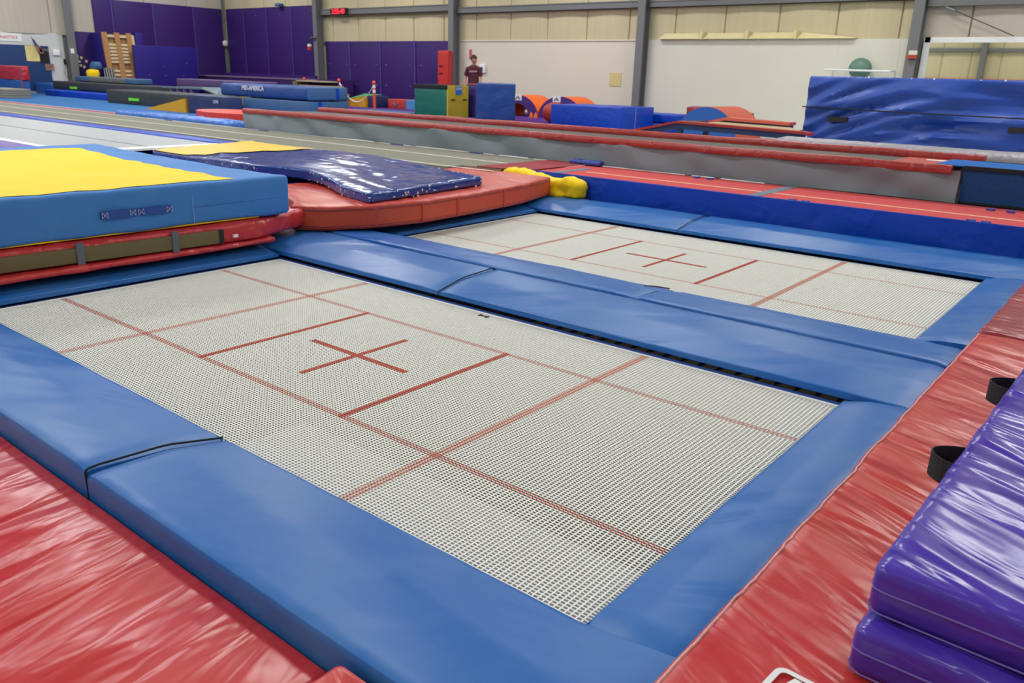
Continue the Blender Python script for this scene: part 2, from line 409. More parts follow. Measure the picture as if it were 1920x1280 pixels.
for i in range(4):
    g = rbox(XL + .08, XL + .17, ys[i] + .01, ys[i + 1] - .01, .2, 3.86, .02, 1)
    panel('tall purple padded panel on the left wall, %s' % ['leftmost and narrowest', 'second from the left', 'second from the corner post', 'nearest the corner post'][i], g,
          seam=box(XL + .17, XL + .185, ys[i + 1] - .07, ys[i + 1] - .01, .2, 3.86) if i < 3 else None, group='tall purple panels on the left wall')
xs = [-25.1, -23.55, -21.75, -19.85, -17.95]
for i in range(4):
    g = rbox(xs[i] + .01, xs[i + 1] - .01, YB - .16, YB - .08, .2, 2.48, .02, 1)
    panel('low purple padded wall panel with studs, %s' % ['next to the alarm pipe column', 'second from the alarm pipe column', 'second from the red padded post', 'beside the red padded post'][i], g,
          seam=box(xs[i + 1] - .07, xs[i + 1] - .01, YB - .175, YB - .16, .2, 2.48) if i < 3 else None, group='low purple panels on the back wall',
          bolts=[ball((xs[i] + (xs[i + 1] - xs[i]) * u, YB - .165, z), .045, 10, 6, (1, .4, 1)) for u in (.14, .84) for z in (.85, 1.6)])
# left wall: white board with navy pad, papers
g = box(XL, XL + .08, 6, 12.6, 0, 2.45)
struct('trim_8', g, plain('white_left_board', '#c9ccca', .6, var=.02, scale=1))
obj('navy_wall_pad', rbox(XL + .08, XL + .14, 6.2, 12.0, .3, 1.96, .02, 2), plain('navy_pad_cloth', '#173a6c', .7), smooth=True, label='dark navy pad on the white left wall behind the red and blue mat', cat='wall pad')
b = obj('banner', box(XL + .08, XL + .1, 9.6, 11.1, 2.08, 2.36), M_white, label='white banner with a red lettered line above the navy wall pad', cat='banner')
obj('lettering', wall_text('GYMNASTICS', .15, XL + .105, 10.5, 2.22, '+x'), plain('banner_red', '#c4483f', .6), b)
obj('swoosh', tube([(XL + .11, 9.72, 2.1), (XL + .11, 9.85, 2.25), (XL + .11, 10.0, 2.33)], .02), plain('banner_blue', '#35557c', .6), b)
b = obj('poster', box(XL + .145, XL + .155, 11.14, 11.62, 1.38, 1.95), plain('yellow_paper', '#dccf8a', .8, var=.15, scale=9), label='yellow paper poster pinned to the navy wall pad', cat='poster')
b = obj('wall_banner', box(XL + .145, XL + .157, 11.62, 11.96, 1.33, 1.9), plain('black_cloth', '#1b1c22', .8), label='black cloth sign with grey lettering beside the small flag', cat='sign')
obj('lettering', wall_text('GYM', .16, XL + .16, 11.8, 1.8, '+x'), plain('grey_print', '#8f95a0', .7), b)
obj('photo_print', box(XL + .145, XL + .155, 11.78, 12.1, 1.06, 1.3), plain('photo_collage', '#8a6a60', .5, var=.9, scale=12), label='small photo print below the black cloth sign', cat='photo')
f = thing('flag', 'small striped flag on a stick above the yellow poster', 'flag', (XL + .3, 11.5, 1.7))
g = Geo()
for k in range(7):
    g.join(prism_x([(11.42 + k * .028, 2.18 - k * .035), (11.45 + k * .028, 2.145 - k * .035), (11.62 + k * .02, 1.72), (11.6 + k * .018, 1.68)], XL + .3, XL + .31, k % 2))
obj('cloth', g, [plain('flag_red', '#b04a50', .7), M_white], f)
obj('canton', prism_x([(11.36, 2.22), (11.46, 2.16), (11.56, 1.92), (11.44, 1.95)], XL + .305, XL + .32), plain('flag_navy', '#38406c', .7), f)
obj('stick', tube([(XL + .16, 11.62, 1.65), (XL + .3, 11.36, 2.28)], .012), plain('stick_wood', '#8a7048', .6), f)
obj('intercom', rbox(XL + .08, XL + .15, 12.15, 12.42, 1.62, 1.84, .02, 1), M_white, smooth=True, label='white intercom box on the white left wall', cat='intercom')
k = obj('wall_telephone', rbox(XL + .08, XL + .16, 12.52, 12.6, 1.3, 1.5, .02, 1), M_gap, smooth=True, label='black wall telephone beside the wide grey column', cat='telephone')
obj('cord', tube([(XL + .12, 12.56, 1.3), (XL + .12, 12.5, .95), (XL + .12, 12.6, .75), (XL + .12, 12.64, 1.0)], .008, 5), M_gap, k)
# purple alcove beside the wide column
panel('low purple padded panel with paper notes beside the wide column', rbox(XL + .08, XL + .16, 13.0, 13.88, .2, 2.56, .02, 1), M_purp_wall)
notes = [(13.04, 1.62), (13.2, 1.57), (13.03, 1.5), (13.1, 1.42), (13.13, 1.27), (13.38, 1.44), (13.27, 1.22), (13.42, 1.02)]
for i, (y, z) in enumerate(notes):
    obj('paper_note', box(XL + .165, XL + .172, y - .05, y + .05, z - .045, z + .045), plain('note_paper', '#dcd29a', .8), label='small yellow paper note taped on the purple panel by the wide column', cat='note', group='notes on the purple panel')
g = rbox(-31.4, -31.25, 13.2, 13.42, .2, 2.53, .02, 1); 
panel('purple padded upright at the left edge of the slatted wooden frame', rbox(-32.2, -31.3, 13.66, 13.74, .2, 2.55, .02, 1), M_purp_wall2)
wf_ = thing('slatted_wooden_frame', 'wooden frame with three brown boards and pale slats leaning by the purple wall', 'wooden frame', (-31.1, 14.3, .2))
Mw1 = plain('brown_board', '#a87a48', .7, var=.15, scale=5); Mw2 = plain('pale_slat', '#cdb78c', .75, var=.1, scale=5)
def lean(p): return Vector((p.x + (2.5 - p.z) * .12, p.y, p.z))
for y0 in (13.62, 14.12, 14.6):
    obj('upright_board', box(-31.2, -31.14, y0, y0 + .2, .2, 2.56).map(lean), Mw1, wf_)
for z in (2.42, 2.1, 1.97, 1.84, 1.71, 1.58, 1.45, 1.1, .95, .8, .5):
    for y0 in (13.82, 14.32):
        obj('slat', box(-31.22, -31.16, y0, y0 + .3, z - .045, z + .045).map(lean), Mw2, wf_)
obj('backing_board', box(-31.27, -31.23, 13.64, 14.78, .22, 2.5).map(lean), plain('tan_board', '#8f7148', .8, var=.15), wf_)
obj('side_rail', box(-31.2, -31.12, 14.8, 14.9, .2, 2.5).map(lean), Mw2, wf_)
panel('purple padded upright at the right edge of the slatted wooden frame', rbox(-31.3, -31.0, 14.92, 15.22, .2, 2.6, .02, 1), M_purp_wall2)
panel('low free-standing violet padded wall in front of the tall purple panels', rbox(-30.9, -30.75, 14.65, 17.4, .2, 2.12, .02, 1), M_purp_wall2,
      bolts=[ball((-30.74, y, z), .035, 8, 6, (.4, 1, 1)) for y, z in ((15.2, .95), (15.9, .95), (16.7, .97), (15.9, 1.3), (16.9, 1.45))])
o = obj('yellow_bag', rbox(-31.35, -31.05, 12.9, 13.35, .75, 1.12, .12, .1, ndisp(.05, .5, 6, 6, 3, False)), M_yel, smooth=True, label='crumpled yellow bag in front of the purple panel', cat='bag')
obj('blue_bag', rbox(-31.5, -31.1, 13.12, 13.5, 1.12, 1.42, .12, .1, ndisp(.05, .2, 6, 6, 9, False)), M_slate, smooth=True, label='crumpled blue bag on top of the yellow bag', cat='bag')
c = thing('folded_chair_stack', 'grey metal folding chairs leaning against the slatted wooden frame', 'chairs', (-30.9, 13.7, .2))
for y in (13.42, 13.52, 13.62, 13.72):
    obj('chair_frame', tube([(-30.8, y, .3), (-30.95, y + .03, 1.2), (-30.95, y + .1, 1.22), (-30.8, y + .09, .3)], .018, 6), M_steel, c)
obj('support_block', box(-31.55, -31.0, 12.8, 13.5, .2, .74), M_navy, label='navy block the bags lie on beside the wide column', cat='foam block')

# corner landing (purple stage) and steps
st = thing('padded_stage', 'dark purple padded landing along the back wall with a thin pale rim', 'stage', (-27.5, 18.7, .2))
obj('body', rbox(-31.9, -23.3, 17.9, 19.75, .2, 1.0, .02, 2), plain('stage_purple', '#3d2168', .6), st, smooth=True)
obj('rim', box(-31.92, -23.25, 17.84, 17.92, .97, 1.03), plain('stage_rim', '#7a6a86', .6), st)
obj('step_rail', box(-31, -24.5, 18.8, 18.9, 1.0, 1.14), M_purp_wall, st)
s = thing('wooden_steps', 'pale wooden steps at the right end of the purple stage', 'steps', (-21.2, 16.2, .2))
for i, (z, x0) in enumerate(((1.0, -22.0), (.85, -21.7), (.6, -21.4))):
    obj('tread', box(x0, x0 + 1.7, 16.0 - .1 * i, 16.5, z - .04, z), plain('pale_tread', '#b3a78e', .6), s)
obj('stringer', box(-22.0, -20.3, 16.5, 16.55, .2, 1.0), M_purp_wall, s)
obj('end_panel', box(-22.0, -21.95, 15.85, 16.5, .2, .97), plain('olive_wood', '#7c7352', .7), s)

# wall fixtures
ck = thing('digital_clock', 'black digital clock with red digits on the grey girt', 'clock', (-23.9, 19.6, 3.45))
obj('case', rbox(-24.36, -23.4, 19.56, 19.66, 3.44, 3.69, .01, 1), M_gap, ck, smooth=True)
obj('digits', wall_text('3:55:40', .27, -23.88, 19.556, 3.56), plain('led_red', '#ff2030', .5, emit=3.0, var=0), ck)
al = thing('fire_alarm', 'red and white fire alarm under a grey pipe beside the low purple panels', 'alarm', (-25.5, 19.5, 2.1))
obj('alarm_box', rbox(-25.68, -25.5, 19.36, 19.46, 2.12, 2.26, .01, 1), plain('alarm_red', '#b8352c', .5), al)
obj('strobe', rbox(-25.67, -25.51, 19.37, 19.46, 2.26, 2.36, .01, 1), M_white, al)
obj('conduit', tube([(-25.58, 19.44, 2.36), (-25.58, 19.44, 2.52), (-25.5, 19.44, 2.6), (-25.15, 19.44, 2.6)], .04, 8), M_steel, al, smooth=True)
al = thing('fire_alarm', 'red and white fire alarm on the grey column left of the mirror', 'alarm', (-2.5, 19.4, 2.1))
obj('alarm_box', rbox(-2.6, -2.4, 19.38, 19.48, 2.02, 2.1, .01, 1), plain('alarm_red', '#b8352c', .5), al)
obj('strobe', rbox(-2.58, -2.4, 19.37, 19.48, 2.1, 2.2, .01, 1), M_wpaint, al)
obj('floodlight', rbox(-28.05, -27.75, 19.6, 19.84, 3.87, 3.98, .02, 1), M_slate, smooth=True, label='small blue box on top of the tall purple panels', cat='box')
obj('red_sign', box(-17.22, -17.1, YB - .12, YB - .105, 1.88, 2.2), plain('sign_red', '#c06068', .6), label='narrow red fire extinguisher sign above the person on the white wall', cat='sign')
sw = thing('wall_dispenser', 'small white and grey dispenser on the white wall right of the person', 'dispenser', (-16.55, 19.8, 1.45))
obj('case', rbox(-16.68, -16.42, YB - .2, YB - .1, 1.42, 1.72, .03, 1), M_white, sw, smooth=True)
obj('front_plate', box(-16.64, -16.5, YB - .21, YB - .2, 1.48, 1.62), M_slate, sw)
obj('wall_notice', box(-11.32, -10.9, YB - .115, YB - .1, 1.14, 1.54), plain('notice_paper', '#d3c489', .8), label='square yellow notice on the white wall left of the grey column', cat='notice')
rod = thing('brace_rod', 'thin steel brace rod slanting above the mirror', 'rod', (-1.9, 19.75, 3.1))
obj('rod', tube([(-1.95, 19.72, 3.15), (-.5, 19.72, 2.53)], .013, 6), M_frame, rod)
obj('clevis', tube([(-2.02, 19.7, 3.17), (-1.8, 19.7, 3.09)], .035, 8), M_steel, rod)
# mirror
mr = thing('mirror', 'large white framed mirror on the back wall above the big blue mat', 'mirror', (0, 19.8, 0))
g = box(-2.38, 5, YB - .16, YB - .1, 2.4, 2.52); g.join(box(-2.4, -2.26, YB - .16, YB - .1, .3, 2.52)); g.join(box(-2.38, 5, YB - .16, YB - .1, .3, .5))
obj('frame', g, M_white, mr)
mg, nt, bb = base_mat('mirror_glass'); bb.inputs['Metallic'].default_value = 1; bb.inputs['Roughness'].default_value = .02; bb.inputs['Base Color'].default_value = (.82, .84, .78, 1)
obj('glass', box(-2.26, 5, YB - .13, YB - .1, .5, 2.4), mg, mr)
# reflected front wall: girts and a red banner
for i, x in enumerate((-22, -14.5, -7, .5, 8)):
    c = thing('steel_column', 'grey steel column on the wall behind the camera, seen in the mirror', 'column', (x, YF + .3, 0), 'columns on the wall behind the camera')
    obj('web_and_flanges', ibeam(x, YF + .14, YF + .45, 0, ZC, .3), M_grey_col, c)
struct('trim_9', box(-30, 13, YF + .14, YF + .3, 3.4, 3.6), M_grey_col)
obj('wall_banner', rbox(-11.2, -3, YF + .16, YF + .25, 1.2, 1.9, .02, 2), plain('banner_scarlet', '#c03024', .6), label='long red banner on the wall behind the camera, reflected in the mirror', cat='banner')
# ball rack
br = thing('ball_rack', 'thin white wall rack holding the green exercise ball', 'rack', (-3.9, 19.5, 1.5))
obj('front_bar', tube([(-4.5, 19.3, 1.73), (-2.9, 19.3, 1.72)], .025, 8), M_white, br, smooth=True)
obj('arm', tube([(-4.45, 19.3, 1.73), (-4.45, 19.84, 1.73)], .02, 6), M_white, br)
obj('arm', tube([(-2.95, 19.3, 1.73), (-2.95, 19.84, 1.73)], .02, 6), M_white, br)
obj('shelf_bar', tube([(-4.5, 19.45, 1.52), (-2.9, 19.45, 1.52)], .02, 6), M_white, br)
obj('exercise_ball', ball((-3.72, 19.6, 1.78), .27, 32, 18, (1.02, .8, .94)), plain('sage_rubber', '#5f8478', .45), smooth=True, label='large sage green exercise ball on the wall rack', cat='exercise ball')

# ------------------------------------------------------------------ trampolines
def trampoline(cy, label, near_visible):
    t = thing('trampoline', label, 'trampoline', (0, cy, 0))
    # woven bed of flat straps
    bx, by = 2.1, 1.03
    bed = Geo()
    px, py = .0186, .0137
    zt = 0.0
    def redx(x, y):   # straps running along Y coloured where lengthwise lines cross
        if abs(abs(y) - .543) < .017: return True
        if abs(x) < .35 and abs(y) < .014: return True
        if abs(abs(x) - .54) < .016 and abs(y) < .56: return True
        if abs(x) < .016 and abs(y) < .35: return True
        return False
    def redy(x, y):
        if abs(abs(x) - 1.089) < .023: return True
        if abs(abs(x) - .54) < .016 and abs(y) < .56: return True
        if abs(x) < .016 and abs(y) < .35: return True
        if abs(x) < .36 and abs(y) < .014: return True
        return False
    def runs(fn, a0, a1, cuts):
        pts = [a0] + [c for c in cuts if a0 < c < a1] + [a1]
        return [(pts[i], pts[i + 1], fn((pts[i] + pts[i + 1]) / 2)) for i in range(len(pts) - 1)]
    def strip(x0, x1, y0, y1, z0, z1, mi):
        # open-bottomed strap
        bed.add([(x0, y0, z1), (x1, y0, z1), (x1, y1, z1), (x0, y1, z1), (x0, y0, z0), (x1, y0, z0), (x1, y1, z0), (x0, y1, z0)],
                [(0, 1, 2, 3), (0, 4, 5, 1), (1, 5, 6, 2), (2, 6, 7, 3), (3, 7, 4, 0), (7, 6, 5, 4)], mi)
    n = int(2 * bx / px)
    yc = [-.56, -.526, -.35, -.014, .014, .35, .526, .56]; xc = [-1.111, -1.067, -.556, -.524, -.36, -.016, .016, .36, .524, .556, 1.067, 1.111]
    for i in range(n + 1):
        x = -bx + 2 * bx * i / n
        for a, b, r in runs(lambda y: redx(x, y), -by, by, yc):
            strip(x - .0026, x + .0026, cy + a, cy + b, -.0008, .0020, 1 if r else 0)
    n = int(2 * by / py)
    for i in range(n + 1):
        y = -by + 2 * by * i / n
        for a, b, r in runs(lambda x: redy(x, y), -bx, bx, xc):
            strip(a, b, cy + y - .0021, cy + y + .0021, -.0012, .0034 if r else .0019, (2 if abs(abs((a + b) / 2) - 1.089) < .03 else 1) if r else 0)
    bd = obj('bed', bed, [M_white_str, M_red_str, plain('faded_red_web', '#d79a8c', .6, var=.05)], t)
    # border tape and blue webbing hem
    def ring(x0, y0, x1, y1, w, z0, z1):
        g = box(-x1, x1, cy + y0, cy + y1, z0, z1); g.join(box(-x1, x1, cy - y1, cy - y0, z0, z1))
        g.join(box(x0, x1, cy - y0, cy + y0, z0, z1)); g.join(box(-x1, -x0, cy - y0, cy + y0, z0, z1)); return g
    obj('white_border', ring(bx - .014, by - .014, bx + .004, by + .004, 0, -.002, .005), M_white_str, bd)
    obj('webbing_hem', ring(bx, by, bx + .045, by + .045, 0, -.004, .003), M_blue_web, bd)
    if cy < 1:
        g = box(-.03, .03, .975, .985, .003, .005); g.join(box(-.034, -.02, .965, .995, .003, .005)); g.join(box(.02, .034, .965, .995, .003, .005))
        obj('bed_tag', g, M_gap, bd, label='small black tag')
    # frame
    fr = box(-2.55, 2.36, cy - 1.5, cy - 1.43, -.06, -.005); fr.join(box(-2.55, 2.36, cy + 1.43, cy + 1.5, -.06, -.005))
    fr.join(box(-2.55, -2.48, cy - 1.43, cy + 1.43, -.06, -.005)); fr.join(box(2.3, 2.36, cy - 1.43, cy + 1.43, -.06, -.005))
    obj('frame', fr, M_frame, t)
    for x in (-2.5, 2.3):
        for s in (-1, 1): obj('leg', box(x, x + .06, cy + s * 1.46 - .03, cy + s * 1.46 + .03, -1.0, -.06), M_frame, t)
    # springs on the two sides that show under the pads
    for i in range(42):
        x = -2.05 + i * .1
        obj('spring', tube([(x, cy + 1.075, -.004), (x, cy + 1.16, -.008), (x, cy + 1.44, -.015)], .011, 6, rs=[.004, .012, .012]), M_steel, t)
    for i in range(20):
        y = cy - .95 + i * .1
        obj('spring', tube([(-2.145, y, -.004), (-2.22, y, -.008), (-2.49, y, -.015)], .011, 6, rs=[.004, .012, .012]), M_steel, t)
    return t
def pad_profile(w, zo, flap, zi=.05):
    k = w * .46; zk = zi + (zo - zi) * .8
    return [(0, zi - .033), (-.003, zi - .030), (-.004, zi - .008), (-.003, zi - .003), (.001, zi), (.012, zi + .001), (k - .03, zk - .004), (k, zk), (k + .03, zk + .002),
            (w - .05, zo), (w - .016, zo - .001), (w - .006, zo - .004), (w - .001, zo - .012), (w, zo - .03), (w, flap), (w - .02, flap), (w - .02, zo - .06), (w * .47, zi - .02)]
def pad(t, name, a0, a1, axis, inner, sgn, w, zo, flap, amp=.0035, seed=0, lab=None, zi=.05, xh=None):
    """springy cover pad swept along an axis from a0 to a1, inner edge at inner, widening toward sgn"""
    P = pad_profile(w, zo, flap, zi); n = max(2, int((a1 - a0) / .05)); g = Geo(); vs = []
    for i in range(n + 1):
        a = a0 + (a1 - a0) * i / n
        e = min(a - a0, a1 - a); dz = -.012 * max(0, 1 - e / .02) ** 2
        for k, (d, z) in enumerate(P):
            nn = noise.noise(Vector((a * 1.3 + seed, d * 3, seed))) * amp + noise.noise(Vector((a * 5 + seed, d * 9, 4 + seed))) * amp * .5
            top = 1 if 3 <= k <= 12 else 0
            inn = inner + sgn * d + (noise.noise(Vector((a * .8, seed, 2))) * .004 if k < 5 else 0)
            zz = z + (nn + dz) * top
            if xh and a > xh and 3 <= k <= 12: zz = max(zz, .05 + .035 * (a - xh) / .265 * (1 if k < 12 else .6))
            vs.append((a, inn, zz) if axis == 'x' else (inn, a, zz))
    m = len(P); fs = []
    for i in range(n):
        for k in range(m):
            q = (i * m + k, i * m + (k + 1) % m, (i + 1) * m + (k + 1) % m, (i + 1) * m + k)
            fs.append(q)
    fs.append(tuple(range(m))); fs.append(tuple(range(n * m, n * m + m)))
    g.add(vs, fs)
    o = obj(name, g, M_blue, t, smooth=True, label=lab, ang=50)
    bm = bmesh.new(); bm.from_mesh(o.data); bmesh.ops.recalc_face_normals(bm, faces=bm.faces); bm.to_mesh(o.data); bm.free()
    o.data.polygons.foreach_set('use_smooth', [True] * len(o.data.polygons))
    try: o.data.set_sharp_from_angle(angle=math.radians(35))
    except Exception: pass
    return o
def seam(t, a, axis, inner, sgn, w, zo, zi=.05, fl=.0):
    P = pad_profile(w, zo, fl, zi)[4:15]
    pts = [(a, inner + sgn * d, z + .002) if axis == 'x' else (inner + sgn * d, a, z + .002) for d, z in P]
    obj('seam_binding', tube(pts, .004, 6), M_gap, t)
T1 = trampoline(0, 'near trampoline with white woven bed, red cross and blue pads', True)
T2 = trampoline(3.2, 'far trampoline beside the red runway, with red cross and blue pads', False)
# near trampoline pads
pad(T1, 'side_pad', -2.9, .46, 'x', -1.045, -1, .5, .105, -.08, seed=1, amp=.007); pad(T1, 'side_pad', .466, 2.388, 'x', -1.045, -1, .5, .1, -.08, seed=2, xh=2.11)
seam(T1, .463, 'x', -1.045, -1, .5, .108)
pad(T1, 'side_pad', -2.7, -.46, 'x', 1.068, 1, .548, .115, .0, seed=3, amp=.006, zi=.06); pad(T1, 'side_pad', -.455, 2.388, 'x', 1.068, 1, .548, .115, .0, seed=4, zi=.06)
seam(T1, -.457, 'x', 1.05, 1, .57, .117)
pad(T1, 'end_pad', -1.04, 1.02, 'y', 2.11, 1, .28, .085, .0, seed=5, zi=.05)
pad(T1, 'end_pad', -1.04, 1.045, 'y', -2.12, -1, .5, .09, .0, seed=6, zi=.05)
# far trampoline pads
pad(T2, 'side_pad', -2.6, .62, 'x', 2.2, -1, .544, .115, .0, seed=7, amp=.006); pad(T2, 'side_pad', .625, 2.375, 'x', 2.2, -1, .544, .115, .0, seed=8)
pad(T2, 'side_pad', -2.6, -.46, 'x', 4.245, 1, .615, .12, .0, seed=9, amp=.006, zi=.06); pad(T2, 'side_pad', -.455, 2.388, 'x', 4.245, 1, .615, .12, .0, seed=10, zi=.06)
seam(T2, -.457, 'x', 4.24, 1, .62, .122)
pad(T2, 'end_pad', 2.205, 4.235, 'y', 2.11, 1, .28, .085, .0, seed=11); pad(T2, 'end_pad', 2.205, 4.235, 'y', -2.1, -1, .5, .09, .0, seed=12)
obj('seam_binding', tube([(.49, 2.02, .092), (.5, 2.14, .068), (.58, 2.2, .056)], .004, 6), M_gap, T2)
obj('pit_sheet', box(-1.3, 2.45, -1.4, .6, -1.0, -.96), plain('pale_sheet', '#c9ced3', .7, var=.04), label='pale grey sheet on the pit floor, seen through the near trampoline bed', cat='sheet')

# ------------------------------------------------------------------ foreground mats
g = rbox(-4.2, 1.72, -4.6, -1.552, -.03, .012, .012, .045, ndisp(.015, 1.75, 1.5, 5.0, 1, edge=((1.72,), (-1.552,))))
m = thing('landing_mat', 'large wrinkled red vinyl mat along the front edge of the near trampoline', 'mat', (-1.2, -3, 0))
obj('cover', g, M_red_front, m, smooth=True, ang=60)
m = thing('landing_mat', 'small red mat corner at the bottom between the two larger red mats', 'mat', (2.1, -3, 0))
obj('cover', rbox(1.78, 2.34, -4.0, -1.565, .001, .085, .02, .04, ndisp(.005, -.9, 2, 6, 4)), M_red, m, smooth=True, ang=60)
# right red mats
def wavy_edge(g, x0):
    return g.map(lambda p: Vector((p.x + (.010 * noise.noise(Vector((p.y * 4, 1, 0))) if p.x < x0 + .1 else 0), p.y, p.z)))
m = thing('landing_mat', 'long red vinyl mat with white logo under the purple mats', 'mat', (3.4, 0, 0))
nd_r = ndisp(.012, -.45, 1.5, 6, 8, edge=((2.382,), ()))
obj('cover', wavy_edge(rbox(2.382, 4.4, -3.4, 2.31, .001, .125, .016, .035, nd_r), 2.382), M_red, m, smooth=True, ang=60)
ed = []
for k in range(150):
    y = -3.3 + k * .0375; p = Vector((2.396, y, .125)); p = p + nd_r(p, Vector((0, 0, 1)))
    ed.append((p.x + .010 * noise.noise(Vector((y * 4, 1, 0))) + .004 * noise.noise(Vector((y * 30, 0, 4))), y, p.z + .001 + .002 * noise.noise(Vector((y * 40, 2, 0)))))
obj('stitched_edge', tube(ed, .0035, 5), plain('pale_pink_stitching', '#dca6a2', .7, var=.5, scale=60), m)
# logo: rounded box with a bold M
def on_mat(g, cx, cy, rot, z=.137):
    R = Matrix.Rotation(rot, 4, 'Z'); return g.map(lambda p: Matrix.Translation((cx, cy, z)) @ R @ p)
lg = Geo()
def rrect(w, h, r, n=5):
    o = []
    for (sx, sy, a0) in ((1, 1, 0), (-1, 1, 90), (-1, -1, 180), (1, -1, 270)):
        for k in range(n + 1):
            a = math.radians(a0 + 90 * k / n); o.append((sx * (w / 2 - r) + r * math.cos(a), sy * (h / 2 - r) + r * math.sin(a)))
    return o
o1, o2 = rrect(.2, .13, .025), rrect(.172, .102, .014)
nn = len(o1)
lg.add([(x, y, 0) for x, y in o1] + [(x, y, 0) for x, y in o2] + [(x, y, .003) for x, y in o1] + [(x, y, .003) for x, y in o2],
       [(2 * nn + i, 2 * nn + (i + 1) % nn, 3 * nn + (i + 1) % nn, 3 * nn + i) for i in range(nn)] + [(i, (i + 1) % nn, 2 * nn + (i + 1) % nn, 2 * nn + i) for i in range(nn)])
lg.join(letters('M', .115, .002, .004, .25).map(lambda p: Vector((p.x - .035, p.y - .002, p.z + .002))))
lg.join(letters('A', .115, .002, .004, .25).map(lambda p: Vector((p.x + .045, p.y - .002, p.z + .002))))
lg.join(letters('M', .06, .002, .003, .25).map(lambda p: Vector((p.x + .135, p.y + .03, p.z + .002))))
obj('logo', on_mat(lg, 2.675, -1.045, -.08), M_white, m, label='white boxed logo')
m = thing('landing_mat', 'dark red scuffed mat beyond the seam at the right edge', 'mat', (3.4, 3.5, 0))
obj('cover', wavy_edge(rbox(2.385, 4.4, 2.33, 4.8, .001, .135, .02, .05, ndisp(.008, -.2, 2.5, 8, 12)), 2.40), M_red_dark, m, smooth=True, ang=60)
# purple mats
def purple(name_label, x0, y0, z0, z1, rot, seed, handles):
    m = thing('gym_mat', name_label, 'mat', (x0, y0, z0))
    R = Matrix.Translation((x0, y0, 0)) @ Matrix.Rotation(rot, 4, 'Z')
    g = rbox(0, 1.8, 0, 3.2, z0, z1, .028, .04, ndisp(.010, -.45, 1.5, 5.5, seed)); g.xf(R)
    obj('cover', g, M_purple, m, smooth=True, ang=60)
    h = z1 - z0
    for zz, nm in ((z0 + .012, 'piping'),):
        pts = [R @ Vector((-.0, 3.1, zz)), R @ Vector((-.002, .03, zz)), R @ Vector((.008, .006, zz)), R @ Vector((.03, -.002, zz)), R @ Vector((1.75, -.002, zz))]
        obj(nm, tube(pts, .0022, 5), plain('lilac_piping', '#6f5fae', .6), m)
    pts = [R @ Vector((-.001, 3.1, z0 + h * .55)), R @ Vector((-.001, .03, z0 + h * .55)), R @ Vector((.008, .007, z0 + h * .55)), R @ Vector((.03, -.001, z0 + h * .55)), R @ Vector((1.75, -.001, z0 + h * .55))]
    obj('zip_seam', tube(pts, .0025, 5), plain('lilac_piping', '#6f5fae', .6), m)
    for y in handles:
        hg = Geo(); pr = []
        for k in range(13):
            t = k / 12; yy = y - .075 + .15 * t; o = -.075 * math.sin(math.pi * t) ** .7
            pr.append((o, yy))
        for i in range(12):
            (xa, ya), (xb, yb) = pr[i], pr[i + 1]
            hg.add([(xa, ya, z0 + h * .18), (xb, yb, z0 + h * .18), (xb, yb, z0 + h * .80), (xa, ya, z0 + h * .80),
                    (xa + .004, ya, z0 + h * .18), (xb + .004, yb, z0 + h * .18), (xb + .004, yb, z0 + h * .80), (xa + .004, ya, z0 + h * .80)],
                   [(0, 1, 2, 3), (7, 6, 5, 4), (3, 2, 6, 7), (0, 4, 5, 1)])
        hg.xf(R)
        obj('handle', hg, M_black, m, smooth=True, label='black webbing handle')
    return m
purple('lower purple mat of the stack on the long red mat', 2.70, -.9, .14, .259, .0, 3, ())
purple('upper purple mat of the stack, with black handles', 2.705, -.845, .268, .388, -.02, 21, (-.845 + 1.72, 1.62, -.845 + 1.53)[:0] or (.8, 1.6))

# ------------------------------------------------------------------ left stack
# lower folded red mat with olive zip band
m = thing('folded_mat', 'folded red mat with an olive band and grey straps under the blue and yellow mat', 'mat', (-4, 0, .1))
def fold_warp(p):
    return Vector((p.x + .05 * math.sin((p.y + .3) * 1.1) - (.0 if p.y < .9 else (p.y - .9) * .34), p.y, p.z))
obj('lower_leaf', rbox(-5.2, -2.19, -3, 1.08, .116, .158, .02, .12, ndisp(.006, 0, 3, 3, 5, False)), M_red, m, smooth=True, ang=60)
obj('upper_leaf', rbox(-5.2, -2.24, -3, 1.52, .162, .300, .035, .08, ndisp(.006, .2, 2.5, 4, 6, False)).map(fold_warp), M_red, m, smooth=True, ang=60)
bd_ = rbox(-2.262, -2.222, -2.9, .62, .172, .268, .008, .1).map(fold_warp)
bn = obj('band', bd_, plain('olive_canvas', '#6a6140', .8, bump=.3, bscale=200), m, smooth=True, label='olive canvas band')
for y in (-.35, .27):
    obj('strap', box(-2.225, -2.212, y - .022, y + .022, .155, .30).map(fold_warp), plain('grey_strap', '#5c6470', .7), bn)
obj('band_end', box(-2.226, -2.214, .6, .63, .17, .272).map(fold_warp), M_black, bn)
obj('zip_pull', box(-2.222, -2.2, .70, .735, .205, .225).map(fold_warp), M_white, m)
